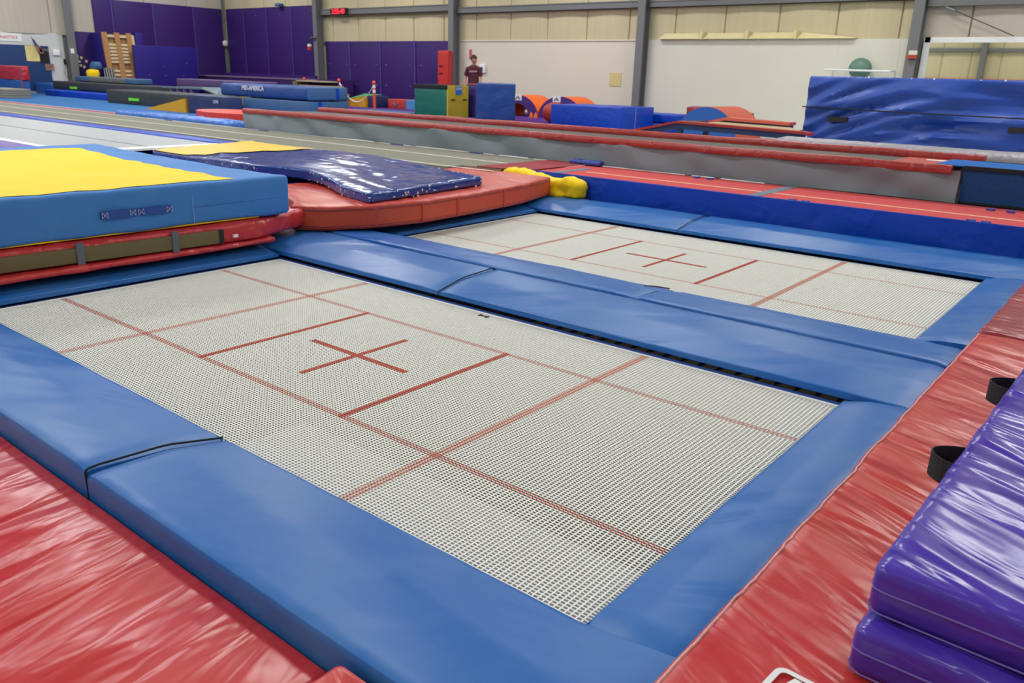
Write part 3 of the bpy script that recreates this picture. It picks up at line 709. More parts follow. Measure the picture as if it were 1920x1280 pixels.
# blue / yellow mat
m = thing('landing_mat', 'thick light blue mat with a yellow top panel on the left stack', 'mat', (-3.8, 0, .3))
def sag(p):
    return .035 * math.exp(-((p.y - .2) ** 2) / 1.2) * math.sin(min(1, max(0, (-2.2 - p.x) / 3.2)) * math.pi)
def bmap(p):
    # far end pulled back; small skew so the right end face runs away and left
    x = p.x; y = p.y
    return Vector((x + .05 * (y + .7) / 1.9 - .02, y + (x + 2.25) * -.02, p.z - sag(p) * (1 if p.z > .45 else 0)))
g = rbox(-5.5, -2.25, -3.2, 1.24, .318, .605, .03, .09, ndisp(.008, .3, 2, 3, 15, False)).map(bmap)
obj('cover', g, M_sky, m, smooth=True, ang=60)
nd = ndisp(.008, .3, 2, 3, 15, False)
pan = Geo(); 
nx, ny = 36, 50; vs = []
for j in range(ny + 1):
    for i in range(nx + 1):
        x = -5.2 + (5.2 - 2.30) * i / nx; y0 = -3.1; y1 = .93 - (i / nx) * .12 + .012 * math.sin(i * 1.3)
        y = y0 + (y1 - y0) * j / ny
        p = Vector((x + (.018 * noise.noise(Vector((y * 4, 0, 0))) if i == nx else 0), y, .605)); p = p + nd(p, Vector((0, 0, 1))); p = bmap(p); p.z += .004; vs.append(tuple(p))
pan.add(vs, [(j * (nx + 1) + i, j * (nx + 1) + i + 1, (j + 1) * (nx + 1) + i + 1, (j + 1) * (nx + 1) + i) for j in range(ny) for i in range(nx)])
obj('top_panel', pan, M_yel, m, smooth=True, label='yellow top panel')
obj('bottom_panel', rbox(-5.3, -2.27, -3.0, .98, .311, .324, .004, .3).map(bmap), M_yel, m, smooth=True, label='yellow underside')
hy = plain('navy_handle_web', '#1f4a9e', .6, bump=.3, bscale=200)
def fx(y): return bmap(Vector((-2.25, y, .46))).x
hd = Geo()
for k in range(14):
    ya, yb = -.18 + .47 * k / 14, -.18 + .47 * (k + 1) / 14
    o = lambda y: .012 + .012 * abs(math.sin((y + .18) / .47 * 2 * math.pi))
    hd.add([(fx(ya) + o(ya), ya, .425), (fx(yb) + o(yb), yb, .425), (fx(yb) + o(yb), yb, .475), (fx(ya) + o(ya), ya, .475),
            (fx(ya), ya, .425), (fx(yb), yb, .425), (fx(yb), yb, .475), (fx(ya), ya, .475)], [(0, 1, 2, 3), (3, 2, 6, 7), (0, 4, 5, 1)])
ho = obj('handle', hd, hy, m, smooth=True, label='dark blue webbing handle')
sg = Geo()
for y in (-.16, .02, .075, .27):
    x = fx(y) + .022
    for a, b in (((y - .017, .432), (y + .017, .468)), ((y - .017, .468), (y + .017, .432)), ((y - .018, .43), (y - .018, .47)), ((y + .018, .43), (y + .018, .47))):
        sg.join(tube([(x, a[0], a[1]), (x, b[0], b[1])], .0015, 4))
obj('stitching', sg, plain('stitch_white', '#b8c4dc', .7), ho)
obj('seam_line', tube([(fx(.45) + .003, .45, .33), (fx(.45) + .004, .45, .58)], .002, 5), plain('pale_blue_thread', '#8db4e0', .7), m)
obj('zip_flap', tube([(fx(.46) + .004, .46, .445), (fx(1.18) + .004, 1.18, .452)], .005, 5), M_sky, m)
# orange-red mat (kinked front edge)
m = thing('landing_mat', 'thick faded orange-red mat beside the far end of the trampolines', 'mat', (-3, 3, .11))
front = [(1.44, -2.50), (1.62, -2.26), (2.0, -2.08), (2.5, -2.0), (3.2, -2.03), (4.0, -2.12), (4.72, -2.3)]
def fr_x(y):
    if y <= front[0][0]: return front[0][1]
    for (a, xa), (b, xb) in zip(front, front[1:]):
        if y <= b: return xa + (xb - xa) * (y - a) / (b - a)
    return front[-1][1]
def omap(p):
    t = (p.x + 3.6) / 1.6          # 0 at the back edge, 1 at the front
    yy = p.y; y0 = 1.44 + (1 - max(0, min(1, t))) * .55
    yy = y0 + (p.y - 1.44) / (4.72 - 1.44) * (4.74 - y0)
    return Vector((-3.6 + (fr_x(yy) + 3.6) * t, yy, p.z))
nd2 = ndisp(.010, -.15, 1.6, 5, 17)
g = rbox(-3.6, -2.0, 1.44, 4.72, .122, .318, .022, .06, nd2).map(omap)
obj('cover', g, M_orange, m, smooth=True, ang=60)
pg = Geo()
for k in range(41):
    for z in (.158, .278): pg.v.append(tuple(omap(Vector((-1.9965, 1.462 + 3.236 * k / 40, z)))))
pg.f = [(2 * k, 2 * k + 2, 2 * k + 3, 2 * k + 1) for k in range(40)]; pg.m = [0] * 40
obj('side_panel', pg, M_orange_side, m, smooth=True, label='orange side panel')
for zz in (.292, .281, .155, .14):
    obj('piping', tube([tuple(omap(Vector((-1.999, 1.46 + 3.24 * k / 40, zz)))) for k in range(41)], .0035, 5), plain('deep_red_piping', '#8f2c2c', .6), m)
for y, wd in ((2.92, .035), (2.45, .01), (3.66, .04)):
    g = box(-2.01, -1.990, y - wd / 2, y + wd / 2, .14, .295); g.map(omap)
    obj('side_strap', g, plain('red_strap', '#b93a34', .6), m)
# support under the glossy mat
obj('foam_block', rbox(-7.1, -3.72, 2.0, 4.05, .001, .295, .03, 1), M_royal, smooth=True, label='flat blue foam block under the glossy blue mat', cat='foam block')
m = thing('gym_mat', 'thin glossy dark blue mat with a yellow stripe lying across the orange-red mat', 'mat', (-4.5, 3, .3))
def gz(x, y):
    return .318 + .055 * math.exp(-((x + 4.2) ** 2) / 1.5)
cor = {'a': (-6.5, 2.4), 'b': (-2.14, 1.98), 'c': (-2.32, 3.62), 'd': (-7.0, 4.1)}
def gmap(p):
    u, v = p.x, p.y
    a, b, c, d = (Vector(cor[k]) for k in 'abcd')
    q = a * (1 - u) * (1 - v) + b * u * (1 - v) + c * u * v + d * (1 - u) * v
    # near edge waves inwards beside the blue and yellow mat
    q.y += .22 * math.exp(-((u - .72) ** 2) / .02) * (1 - v) * 1.2
    return Vector((q.x, q.y, p.z + gz(q.x, q.y)))
def gl(p, n):
    if n.z < .2: return Vector((0, 0, 0))
    a = noise.noise(Vector((p.x * 5, p.y * 9, 2))); b = noise.noise(Vector((p.x * 14 + 3, p.y * 14, 7)))
    return Vector((0, 0, .012 * a + .008 * (1 - abs(b) * 2)))
g = rbox(0, 1, 0, 1, 0, .085, .012, .02, gl).map(gmap)
obj('cover', g, vinyl('glossy_royal_worn', '#22408e', rough=.16, ang=.9, stretch=.35, scale=4, strength=.5, col2='#2a4a9c', dist=.02, worn='#c9d2e6'), m, smooth=True, ang=60)
wf2 = Geo(); rr = random.Random(5)
for k in range(66):
    u = rr.random(); e = k % 3
    if e == 0: p = Vector((.35 + .65 * u, rr.choice((-.0005, .0005)), rr.choice((.008, .078, .05))))
    elif e == 1: p = Vector((1.0005, u, rr.choice((.004, .078, .05, .03))))
    else: p = Vector((.3 + .7 * u, .985 + .01 * rr.random(), .087))
    q = gmap(p); h = rr.uniform(.003, .010); wv = rr.uniform(.003, .011)
    if e < 2: wf2.join(box(q.x - .004, q.x + .004, q.y - wv, q.y + wv, q.z - h, q.z + h))
    else: wf2.join(box(q.x - wv, q.x + wv, q.y - wv, q.y + wv, q.z - .002, q.z + .006))
obj('worn_flakes', wf2, M_white, m, kind='stuff')
vs = []; nx, ny = 60, 16
for j in range(ny + 1):
    for i in range(nx + 1):
        v = .003 + .994 * j / ny; u = (.21 + .13 * v + .01 * math.sin(j)) * i / nx + .002
        p = Vector((u, v, .085)); p = p + gl(p, Vector((0, 0, 1))); p = gmap(p); p.z += .009; vs.append(tuple(p))
yp = Geo(); yp.add(vs, [(j * (nx + 1) + i, j * (nx + 1) + i + 1, (j + 1) * (nx + 1) + i + 1, (j + 1) * (nx + 1) + i) for j in range(ny) for i in range(nx)])
obj('yellow_stripe', yp, vinyl('yellow_soft_vinyl', '#ecc428', rough=.4, scale=6, strength=.4, ang=.3), m, smooth=True, label='yellow stripe')
# yellow cover
m = thing('crumpled_cover', 'bright yellow crumpled cover at the corner of the blue skirt', 'cover', (-2.4, 5.1, 0))
def ymap(p):
    t = (p.x + 1.95) / 1.2
    return Vector((p.x, p.y + .25 * max(0, -t), p.z + .06 * max(0, -t)))
def ydisp(p, n):
    a = noise.noise(Vector((p.x * 5, p.z * 7 + p.y * 3, 3))); b = noise.noise(Vector((p.x * 3 + p.z * 9, 8, p.y)))
    c = noise.noise(Vector((p.x * 9 - p.z * 6, 3, p.z * 9)))
    return n * (.014 * a + .024 * (1 - abs(b) * 3) + .012 * (1 - abs(c) * 3)) * .8
def ydrape(p):
    t = max(0, min(1, (-2.15 - p.x) / .9)); hump = .05 * math.exp(-((p.x + 2.12) / .12) ** 2) + .02 * math.exp(-((p.x + 2.75) / .2) ** 2)
    return Vector((p.x, p.y + .05 * t, p.z + (hump + .07 * t) * max(0, (p.z - .1) / .2)))
obj('cloth', rbox(-3.05, -1.96, 4.75, 4.93, .125, .27, .025, .02, ydisp).map(ydrape), M_yel, m, smooth=True, ang=180)

# ------------------------------------------------------------------ runways
m = thing('red_runway', 'long red carpeted runway with a bright blue vinyl skirt', 'runway', (2, 5.5, 0))
ZR = .33
obj('foam_deck', box(-2.75, 7.5, 5.0, 6.12, 0, ZR - .01), M_royal, m)
obj('carpet_top', box(-2.75, 7.5, 4.99, 6.13, ZR - .01, ZR), carpet('coral_red_carpet', '#c8585a', 90), m)
obj('lane_line', box(-2.3, 7.5, 5.415, 5.445, ZR, ZR + .003), plain('cream_tape', '#e2c9a4', .7), m)
obj('joint_strip', box(-.17, -.05, 5.0, 6.12, ZR, ZR + .004), plain('grey_velcro', '#6d7888', .9), m)
obj('joint_strip', box(-2.55, -2.43, 5.05, 5.75, ZR, ZR + .004), plain('grey_velcro', '#6d7888', .9), m)
def skirt(x0, x1, y, z0, z1, amp, seed, n=160, nz=8, lean=0):
    vs = []
    for k in range(nz + 1):
        z = z0 + (z1 - z0) * k / nz
        for i in range(n + 1):
            x = x0 + (x1 - x0) * i / n
            d = amp * (noise.noise(Vector((x * 1.3 + z * 2.5 + seed, z * 1.5, seed))) + .4 * noise.noise(Vector((x * 4 + seed, z * 4, 1)))) * (1 if k < nz else .15)
            vs.append((x, y - lean * (1 - k / nz) - abs(amp) - d, z))
    g = Geo(); g.add(vs, [(k * (n + 1) + i, k * (n + 1) + i + 1, (k + 1) * (n + 1) + i + 1, (k + 1) * (n + 1) + i) for k in range(nz) for i in range(n)]); return g
sk = skirt(-2.75, 7.5, 4.99, .02, ZR + .008, .022, 3)
obj('skirt', sk, M_royal, m, smooth=True, label='bright blue vinyl skirt')
obj('skirt_hem', tube([(-2.75 + 10.25 * k / 120, 4.982 + .008 * noise.noise(Vector((k * .6, 0, 0))), ZR + .004) for k in range(121)], .012, 6), M_royal, m, smooth=True)
for x, y in ((-1.17, 5.99), (-1.0, 5.98), (.30, 5.05), (.42, 5.05), (1.80, 5.07), (1.91, 5.07), (1.8, 5.93), (1.96, 5.92)):
    g = box(x - .04, x + .03, y - .03, y - .01, ZR + .002, ZR + .018); g.join(box(x - .005, x + .015, y - .05, y + .05, ZR + .002, ZR + .014))
    obj('strap', g, plain('strap_blue', '#3a4fa8', .6), m, label='blue tie strap')
for x in (-.62, .04, .95, 2.1):
    obj('velcro_tab', box(x - .04, x + .04, 5.01, 5.05, ZR, ZR + .005), plain('dark_velcro', '#5a4c46', .9), m)
m = thing('grey_runway', 'long grey carpeted tumbling runway with three white lane lines', 'runway', (-17, 5.4, 0))
obj('carpet_deck', box(-32.2, -3.1, 4.79, 6.14, 0, ZR).join(box(-32.2, -3.66, 4.5, 4.79, 0, ZR)), carpet('olive_grey_carpet', '#85857a', 80, .12), m)
for y in (4.585, 5.4, 6.1): obj('lane_line', box(-32.2, -3.0, y - .022, y + .022, ZR, ZR + .003), plain('white_tape', '#c9c6b8', .7), m)
obj('end_flap', prism([(-3.2, 4.8), (-2.78, 4.97), (-2.75, 6.14), (-3.1, 6.14), (-3.35, 6.14), (-3.45, 4.8)], ZR + .0035, ZR + .012), plain('maroon_carpet', '#8e3038', .9, var=.1, scale=60), m, label='dark red end flap')
obj('crumpled_strap', rbox(-2.95, -2.5, 6.0, 6.12, ZR + .013, ZR + .06, .02, .04, ndisp(.015, 0, 10, 12, 3, False)), plain('strap_blue', '#3a4fa8', .6), smooth=True, label='crumpled blue strap on the joint of the grey and red runways', cat='strap')
for x in (-9.6, -6.2, -4.6, -12.8): 
    obj('strap', box(x - .12, x + .12, 6.06, 6.1, ZR + .0035, ZR + .012), plain('strap_blue', '#3a4fa8', .6), m)
# far left: blue carpet strip, red edge, silver bed, blue strip
m = thing('blue_spring_floor', 'blue carpeted floor with a white line beyond the grey runway', 'sprung floor', (-24, 8.2, 0))
obj('carpet_deck', box(-32.3, -11.2, 6.95, 12.5, 0, .2), carpet('blue_carpet', '#3f6fa6', 40, .1), m)
obj('boundary_line', box(-32.3, -17.5, 7.55, 7.62, .2, .204), plain('pale_blue_tape', '#9fb2c4', .7), m)
obj('red_edge_strip', rbox(-32.2, -15.9, 6.42, 6.7, .001, .3, .02, 2), plain('red_edge_vinyl', '#9c3a3c', .6), smooth=True, label='long thin red pad along the back edge of the grey runway', cat='pad')
m = thing('crumpled_mat_cover', 'crumpled bright blue mat beyond the grey runway at the end of the grey skirt', 'mat', (-13.4, 6.9, 0))
obj('cloth', rbox(-15.8, -11.1, 6.45, 6.93, .001, .37, .05, .07, ndisp(.03, 1.3, 3, 6, 41, False)).map(lambda p: Vector((p.x, p.y, p.z))), vinyl('azure_vinyl', '#1c62c0', rough=.35, scale=7, strength=.5, col2='#4c8ad8'), m, smooth=True, ang=70)
m = thing('ring_mat', 'flat scarlet mat half hidden behind the crumpled blue mat', 'mat', (-12.7, 7.6, .2))
g = prism([(-12.9 + 1.25 * math.cos(a), 7.75 + .7 * math.sin(a)) for a in [2 * math.pi * k / 28 for k in range(28)]], .2, .47)
obj('cover', g, vinyl('scarlet_vinyl', '#dc3a2a', rough=.4, scale=4, strength=.2), m)
m = thing('tumbling_trampoline', 'pale silver tumbling bed with purple and blue side pads at the left', 'trampoline', (-18, 3, 0))
obj('bed', box(-32, -7.95, 2.1, 4.12, .29, .31), plain('silver_mesh', '#a3a7aa', .45, var=.06, scale=1.5, bump=.2, bscale=150), m)
obj('centre_seam', box(-32, -8.0, 3.1, 3.14, .31, .314), plain('seam_grey', '#7f8286', .6), m)
obj('border', box(-32, -7.7, 1.98, 2.1, .29, .316), M_white, m, label='white border tape')
obj('border', box(-7.95, -7.7, 2.1, 4.12, .29, .316), M_white, m, label='white border tape')
obj('side_pad', rbox(-32, -7.6, 4.14, 4.44, .001, .33, .03, 2), M_royal, m, smooth=True, label='royal blue side pad')
obj('side_pad', rbox(-32, -8.1, 1.2, 1.96, .001, .33, .05, 2), vinyl('violet_pad', '#5a3ca0', rough=.4, scale=5, strength=.3), m, smooth=True, label='purple side pad')
for x in (-30, -20, -9): obj('leg', box(x, x + .06, 2.2, 2.26, 0, .29), M_frame, m)

# ------------------------------------------------------------------ tumble track
m = thing('tumble_track', 'long raised tumble track with red rail pads and a grey cloth skirt', 'tumble track', (-4.7, 6.75, 0))
obj('bed', prism([(-10.3, 6.25), (.72, 6.25), (.72, 7.27), (-9.5, 7.27)], .625, .64), plain('dark_mesh_fabric', '#4a463f', .6, var=.12, scale=8, bump=.3, bscale=300), m)
def rail(x0, x1, y, z, seed):
    n = 120; vs = []; P = [(-.048, -.05), (-.054, -.015), (-.04, .018), (-.01, .028), (.03, .02), (.045, 0), (.045, -.05)]
    for i in range(n + 1):
        x = x0 + (x1 - x0) * i / n
        wob = .010 * noise.noise(Vector((x * 1.5, seed, 0))) + .006 * noise.noise(Vector((x * 9, seed, 3)))
        for a, b in P: vs.append((x, y + a * (1 + wob * 4), z + b + wob))
    k = len(P); g = Geo()
    g.add(vs, [(i * k + j, (i + 1) * k + j, (i + 1) * k + (j + 1) % k, i * k + (j + 1) % k) for i in range(n) for j in range(k)] + [tuple(range(k)), tuple(range(n * k + k - 1, n * k - 1, -1))])
    g.f = [f[::-1] for f in g.f]
    return g
obj('rail_pad', rail(-10.35, 1.36, 6.22, .65, 1), M_track_red, m, smooth=True, ang=60)
obj('rail_pad', rail(-9.56, 1.45, 7.3, .69, 5), M_track_red, m, smooth=True, ang=60)
obj('end_pad', box(.72, 1.36, 6.25, 7.27, .62, .648), plain('brick_red_vinyl', '#a8433c', .5), m)
obj('label_patch', box(.95, 1.2, 6.95, 7.05, .648, .652), M_white, m)
sk = skirt(-10.36, 1.44, 6.245, ZR - .0, .63, .05, 9, 240, 10, lean=.0)
obj('skirt', sk, plain('grey_skirt_cloth', '#7a858f', .7, var=.04, scale=1.5), m, smooth=True, label='grey cloth skirt')
for x in (-9.4, -7.0, -4.5, -1.5, .6):
    obj('leg', box(x, x + .06, 6.33, 6.39, 0, .58), M_frame, m); obj('leg', box(x, x + .06, 7.14, 7.2, 0, .58), M_frame, m)
m = thing('carpeted_block', 'blue carpeted landing block at the right end of the tumble track', 'block', (3.5, 6.6, 0))
obj('body', box(1.46, 6, 6.235, 7.0, 0, .665), carpet('speckled_blue_carpet', '#27497e', 55, .35), m)
obj('carpet_top', box(1.2, 6, 6.26, 6.98, .666, .676), carpet('blue_carpet_top', '#2f68b4', 60, .15), m)
g = box(1.46, 6, 6.225, 6.26, .64, .68); g.join(box(1.46, 6, 6.98, 7.02, .6, .68)); g.join(box(1.46, 6, 6.215, 6.235, .33, .35))
obj('edge_binding', g, M_gap, m)
m = thing('bolster', 'long silver-grey padded bolster behind the tumble track', 'bolster', (2, 7.7, 0))
obj('cover', rbox(-1.02, 6, 7.42, 7.86, .001, .745, .18, .07, ndisp(.008, 1.57, 3, 7, 14, False)), vinyl('silver_vinyl', '#8f8d98', rough=.4, scale=10, strength=.5, ang=1.57), m, smooth=True, ang=70)

# ------------------------------------------------------------------ middle distance
carp = obj('purple_spring_floor', box(-32.35, -8.6, 12.6, 19.8, 0, .2), carpet('purple_carpet', '#5c3580', 30, .12), label='purple carpeted sprung floor in front of the back wall', cat='sprung floor')
def simple_mat(name, label, x0, x1, y0, y1, z0, z1, mat, cat='mat', r=.03, amp=.012, seed=1, s=.12, extras=(), group=None, disp=None):
    m = thing(name, label, cat, ((x0 + x1) / 2, (y0 + y1) / 2, z0), group)
    obj('cover', rbox(x0, x1, y0, y1, z0, z1, r, s, disp or ndisp(amp, .8, 2.2, 5, seed, False)), mat, m, smooth=True, ang=60)
    for nm, g, mt, lb in extras: obj(nm, g, mt, m, label=lb)
    return m
Mg = plain('green_tag', '#7be03a', .6); 
# big blue mats standing on edge
def drape_disp(p, n):
    q = p.z + .10 * (p.x - .2) ** 2 * (1 if p.x < .2 else .8)
    a = noise.noise(Vector((p.x * .5, q * 3.2, 1.0))); b = noise.noise(Vector((p.x * .9, q * 8, 5.0)))
    k = max(0, -n.y)
    e = min(1, (1.5 - p.z) / .2) if p.z < 1.5 else 0
    return Vector((0, -1, 0)) * (.17 * (1 - 2 * math.sqrt(a * a + .012)) + .05 * (1 - 2 * math.sqrt(b * b + .02)) - .1) * k * max(.15, e)
bm_ = simple_mat('pit_mat', 'huge deep blue crash mat behind the silver bolster', -2.22, 3.6, 12.0, 13.4, .001, 1.51, M_dusk, r=.04, amp=.035, seed=51, s=.045, disp=drape_disp,
    extras=[('seam_cord', tube([(-2.25, 11.93, 1.0), (-1, 11.90, .985), (1, 11.90, .97), (3.6, 11.90, .95)], .012, 6), M_gap, 'dark seam cord'),
            ('handle', box(-1.78, -1.46, 11.9, 11.96, .78, .86), M_black, 'black handle'), ('handle', box(.92, 1.25, 11.9, 11.96, .76, .84), M_black, 'black handle')])
for k in range(14):
    x = -1.9 + k * .33; obj('edge_tuft', ball((x, 12.0, 1.5), .005 + .005 * (k % 3), 6, 4), M_white, bm_)
# double mini trampoline
m = thing('double_mini_trampoline', 'double mini trampoline with red edge pads and dark blue frame', 'trampoline', (-3.6, 11.3, 0))
dm = lambda y, o=0: [(-4.9 + o, y, .46), (-3.95 + o, y, .70), (-1.78 + o, y, .665)]
def bar(pts, w, h, mi=0):
    g = Geo()
    for a, b in zip(pts, pts[1:]):
        (xa, ya, za), (xb, yb, zb) = a, b
        g.add([(xa, ya - w, za - h), (xb, yb - w, zb - h), (xb, yb + w, zb - h), (xa, ya + w, za - h), (xa, ya - w, za), (xb, yb - w, zb), (xb, yb + w, zb), (xa, ya + w, za)],
              [(3, 2, 1, 0), (4, 5, 6, 7), (0, 1, 5, 4), (1, 2, 6, 5), (2, 3, 7, 6), (3, 0, 4, 7)], mi)
    return g
P1 = [(-4.95, 10.7, .475), (-3.93, 10.7, .70), (-1.72, 10.7, .655), (-1.6, 10.7, .635)]; P2 = [(-3.95, 11.72, .65), (-3.5, 11.72, .76), (-2.3, 11.72, .735)]
obj('rail_pad', bar(P1, .12, .04), M_track_red, m); obj('rail_pad', bar(P2, .16, .05), vinyl('salmon_vinyl', '#c65a4c', rough=.45, scale=5, strength=.2), m)
obj('frame_rail', bar([(x, y - .02, z - .045) for x, y, z in P1[:3]], .05, .09), M_navy, m); obj('frame_rail', bar([(x, y, z - .055) for x, y, z in P2], .05, .08), M_navy, m)
g = Geo(); g.add([(-4.9, 10.85, .47), (-3.93, 10.85, .69), (-3.8, 11.6, .70), (-4.6, 11.6, .52)], [(0, 1, 2, 3)]); g.add([(-3.6, 10.85, .675), (-1.8, 10.85, .65), (-2.3, 11.6, .66), (-3.6, 11.6, .68)], [(0, 1, 2, 3)])
obj('bed', g, plain('tan_web_bed', '#a89a78', .7), m)
for x in (-3.95, -2.15):
    obj('leg', box(x, x + .09, 10.66, 10.74, 0, .6), M_navy, m); obj('leg', box(x, x + .09, 11.68, 11.76, 0, .62), M_navy, m)
obj('brace', tube([(-3.9, 10.7, .2), (-2.1, 11.94, .5)], .015, 6), M_steel, m)
# half-round block
m = thing('half_round_block', 'half-round foam block with blue ends and a salmon curved top', 'foam block', (-4.8, 14.6, 0))
arc = [(-5.03 + .7 * math.cos(math.pi * k / 20), .202 + .65 * math.sin(math.pi * k / 20)) for k in range(21)]
obj('curved_cover', prism_y(arc, 14.0, 15.3), plain('salmon_foam', '#c05848', .55), m, smooth=True, ang=50)
obj('end_cover', prism_y([(-5.03 + .695 * math.cos(math.pi * k / 20), .202 + .645 * math.sin(math.pi * k / 20)) for k in range(21)], 13.97, 14.0), plain('azure_foam', '#1656a8', .5), m)
m = thing('foam_block', 'blue foam block with a salmon end under the half-round block', 'foam block', (-4.9, 14.6, 0))
obj('body', rbox(-5.8, -4.4, 13.95, 15.3, .001, .2, .015, 2), plain('azure_foam', '#1656a8', .5), m, smooth=True); obj('end_cover', rbox(-4.4, -4.05, 13.95, 15.3, .001, .2, .015, 2), plain('salmon_foam', '#c05848', .55), m, smooth=True)
simple_mat('gym_mat', 'dark red folded mat behind the half-round block', -7.4, -6.3, 17.6, 18.3, .001, .72, M_red_dark, seed=3)
simple_mat('gym_mat', 'small green mat behind the right side of the half-round block', -5.95, -5.8, 17.9, 18.3, .001, .62, plain('bottle_green_vinyl', '#1e6848', .5), seed=4)
simple_mat('gym_mat', 'upper blue mat right of the long royal blue block', -8.2, -7.0, 16.5, 17.4, .33, .53, M_royal, seed=5)
simple_mat('gym_mat', 'lower blue mat right of the long royal blue block', -8.2, -6.95, 16.45, 17.4, .001, .30, M_royal, seed=6)
# long royal blue block
m = thing('foam_block', 'long royal blue foam block beside the tumble track', 'foam block', (-8.7, 15.5, 0))
obj('body', rbox(-9.78, -7.66, 14.8, 16.35, .201 - .2, .70, .02, .5, ndisp(.01, .4, 2, 4, 8, False)), M_royal, m, smooth=True, ang=60)
obj('seam_piping', tube([(-7.655, 15.45, .05), (-7.65, 15.45, .70)], .012, 5), plain('lilac_edge', '#7e86c8', .6), m)
m = thing('barrel', 'dark red padded barrel at the left end of the long royal blue block', 'barrel', (-10.1, 15.4, 0))
g = tube([(-10.35, 15.4, .46), (-10.22, 15.4, .46), (-9.9, 15.4, .46)], .26, 20, rs=[.2, .26, .26]); obj('cover', g, plain('brick_red_foam', '#a33022', .5), m, smooth=True, ang=50)
# blue cube, purple block, green/yellow block, red post
m = thing('foam_block', 'upright wrinkled dark blue block right of the person', 'foam block', (-11.3, 14.6, .2))
cg = rbox(-.51, .51, -.28, .28, .201, 1.155, .03, .08, ndisp(.02, .8, 2.2, 5, 9, False)); cg.xf(Matrix.Translation((-11.49, 14.62, 0)) @ Matrix.Rotation(math.radians(40), 4, 'Z'))
obj('cover', cg, vinyl('ink_blue_vinyl', '#1c4690', rough=.35, scale=4, strength=.5), m, smooth=True, ang=60)
m = simple_mat('foam_block', 'upright purple block with a pink top edge behind the dark blue block', -13.28, -12.1, 15.4, 16.1, .201, 1.08, plain('plum_vinyl', '#463078', .5), 'foam block', seed=10)
obj('top_edge', box(-13.28, -12.1, 15.38, 16.1, 1.09, 1.115), plain('pink_edge', '#c4646c', .6), m)
m = thing('vault_block', 'green block with black top strip and yellow end with a blue label', 'foam block', (-13.5, 14.7, .2))
obj('body', rbox(-14.25, -12.99, 14.3, 15.14, .201, 1.0, .015, .3, ndisp(.006, .8, 3, 5, 2, False)), vinyl('teal_green_vinyl', '#0f6a5c', rough=.45, scale=5, strength=.3), m, smooth=True, ang=60)
obj('end_cover', rbox(-12.99, -12.94, 14.3, 15.14, .201, 1.06, .01, 1), plain('mustard_vinyl', '#c2ae2c', .5), m, label='yellow end')
g = rbox(-14.27, -12.96, 14.27, 14.34, .96, 1.07, .02, 1); g.join(rbox(-14.27, -12.99, 14.34, 15.15, 1.0, 1.07, .02, 1)); obj('top_strip', g, M_gap, m, label='black top strip')
lb = obj('label_patch', box(-12.94, -12.93, 14.6, 14.86, .82, 1.04), plain('label_blue', '#2a6fc0', .5), m, label='blue label')
obj('print', wall_text('GYM', .1, -12.928, 14.73, .97, '+x'), M_white, lb)
for y in (14.42, 14.9): obj('handle_slot', box(-12.94, -12.932, y, y + .17, .67, .70), M_gap, m)
m = simple_mat('padded_post', 'tall narrow red pad standing against the grey column', -18.1, -17.6, 19.2, 19.45, .201, 2.13, plain('red_post_vinyl', '#c02c28', .4, bump=.3, bscale=6), 'pad', seed=12, r=.04)
for z in (1.6, 1.35): obj('buckle', box(-18.0, -17.85, 19.17, 19.19, z, z + .035), M_gap, m)
# orange arches
def arch(label, x, y, r=.88, th=.34, dpt=.95, full=True):
    m = thing('arch_block', label, 'foam arch', (x, y, .2)); n = 24
    out = [(x + r * math.cos(math.pi * k / n), .201 + r * .78 * math.sin(math.pi * k / n)) for k in range(n + 1)]
    inn = [(x + (r - th) * math.cos(math.pi * k / n), .201 + (r - th) * .82 * math.sin(math.pi * k / n)) for k in range(n, -1, -1)]
    def ringgeo(y0, y1, o, i):
        g = Geo(); mm = n + 1
        vs = [(a, y0, b) for a, b in o] + [(a, y0, b) for a, b in i[::-1]] + [(a, y1, b) for a, b in o] + [(a, y1, b) for a, b in i[::-1]]
        fs = []
        for k in range(n):
            fs += [(k, k + 1, mm + k + 1, mm + k)[::-1], (2 * mm + k, 2 * mm + k + 1, 3 * mm + k + 1, 3 * mm + k), (k, k + 1, 2 * mm + k + 1, 2 * mm + k), (mm + k, mm + k + 1, 3 * mm + k + 1, 3 * mm + k)[::-1]]
        fs += [(0, mm, 3 * mm, 2 * mm), (n, 2 * mm + n, 3 * mm + n, mm + n)]
        g.add(vs, fs); return g
    obj('orange_cover', ringgeo(y, y + dpt, out, inn), plain('orange_foam', '#ee6a1c', .5), m, smooth=True, ang=50)
    o2 = [(x + (a - x) * .995, b * 1.0) for a, b in out]
    obj('purple_face', ringgeo(y - .03, y, o2, inn), plain('purple_foam_face', '#4a2a78', .5), m)
    return m
a1 = arch('orange and purple foam arch left of its twin, partly behind the dark blue block', -12.98, 17.4, r=.8)
a2 = arch('orange and purple foam arch right of its twin, behind the long royal blue block', -11.36, 17.4, r=.8)
for a, x, y in ((a1, -13.05, 17.36), (a2, -11.6, 17.36)):
    e = obj('emblem', box(x - .02, x + .26, y, y + .006, .66, .84), M_white, a, label='white emblem')
    obj('figure', tube([(x + .03, y - .004, .69), (x + .12, y - .004, .79), (x + .2, y - .004, .7), (x + .12, y - .004, .74)], .012, 5), M_gap, e)
for i, x in enumerate((-12.2, -12.03)):
    obj('marker_cone', tube([(x, 17.1, .201), (x, 17.1, .28), (x, 17.1, .35)], .08, 10, rs=[.07, .05, .02]), plain('orange_foam', '#ee6a1c', .5), label='small orange marker cone on the purple floor by the foam arches', cat='cone', group='orange cones by the arches')

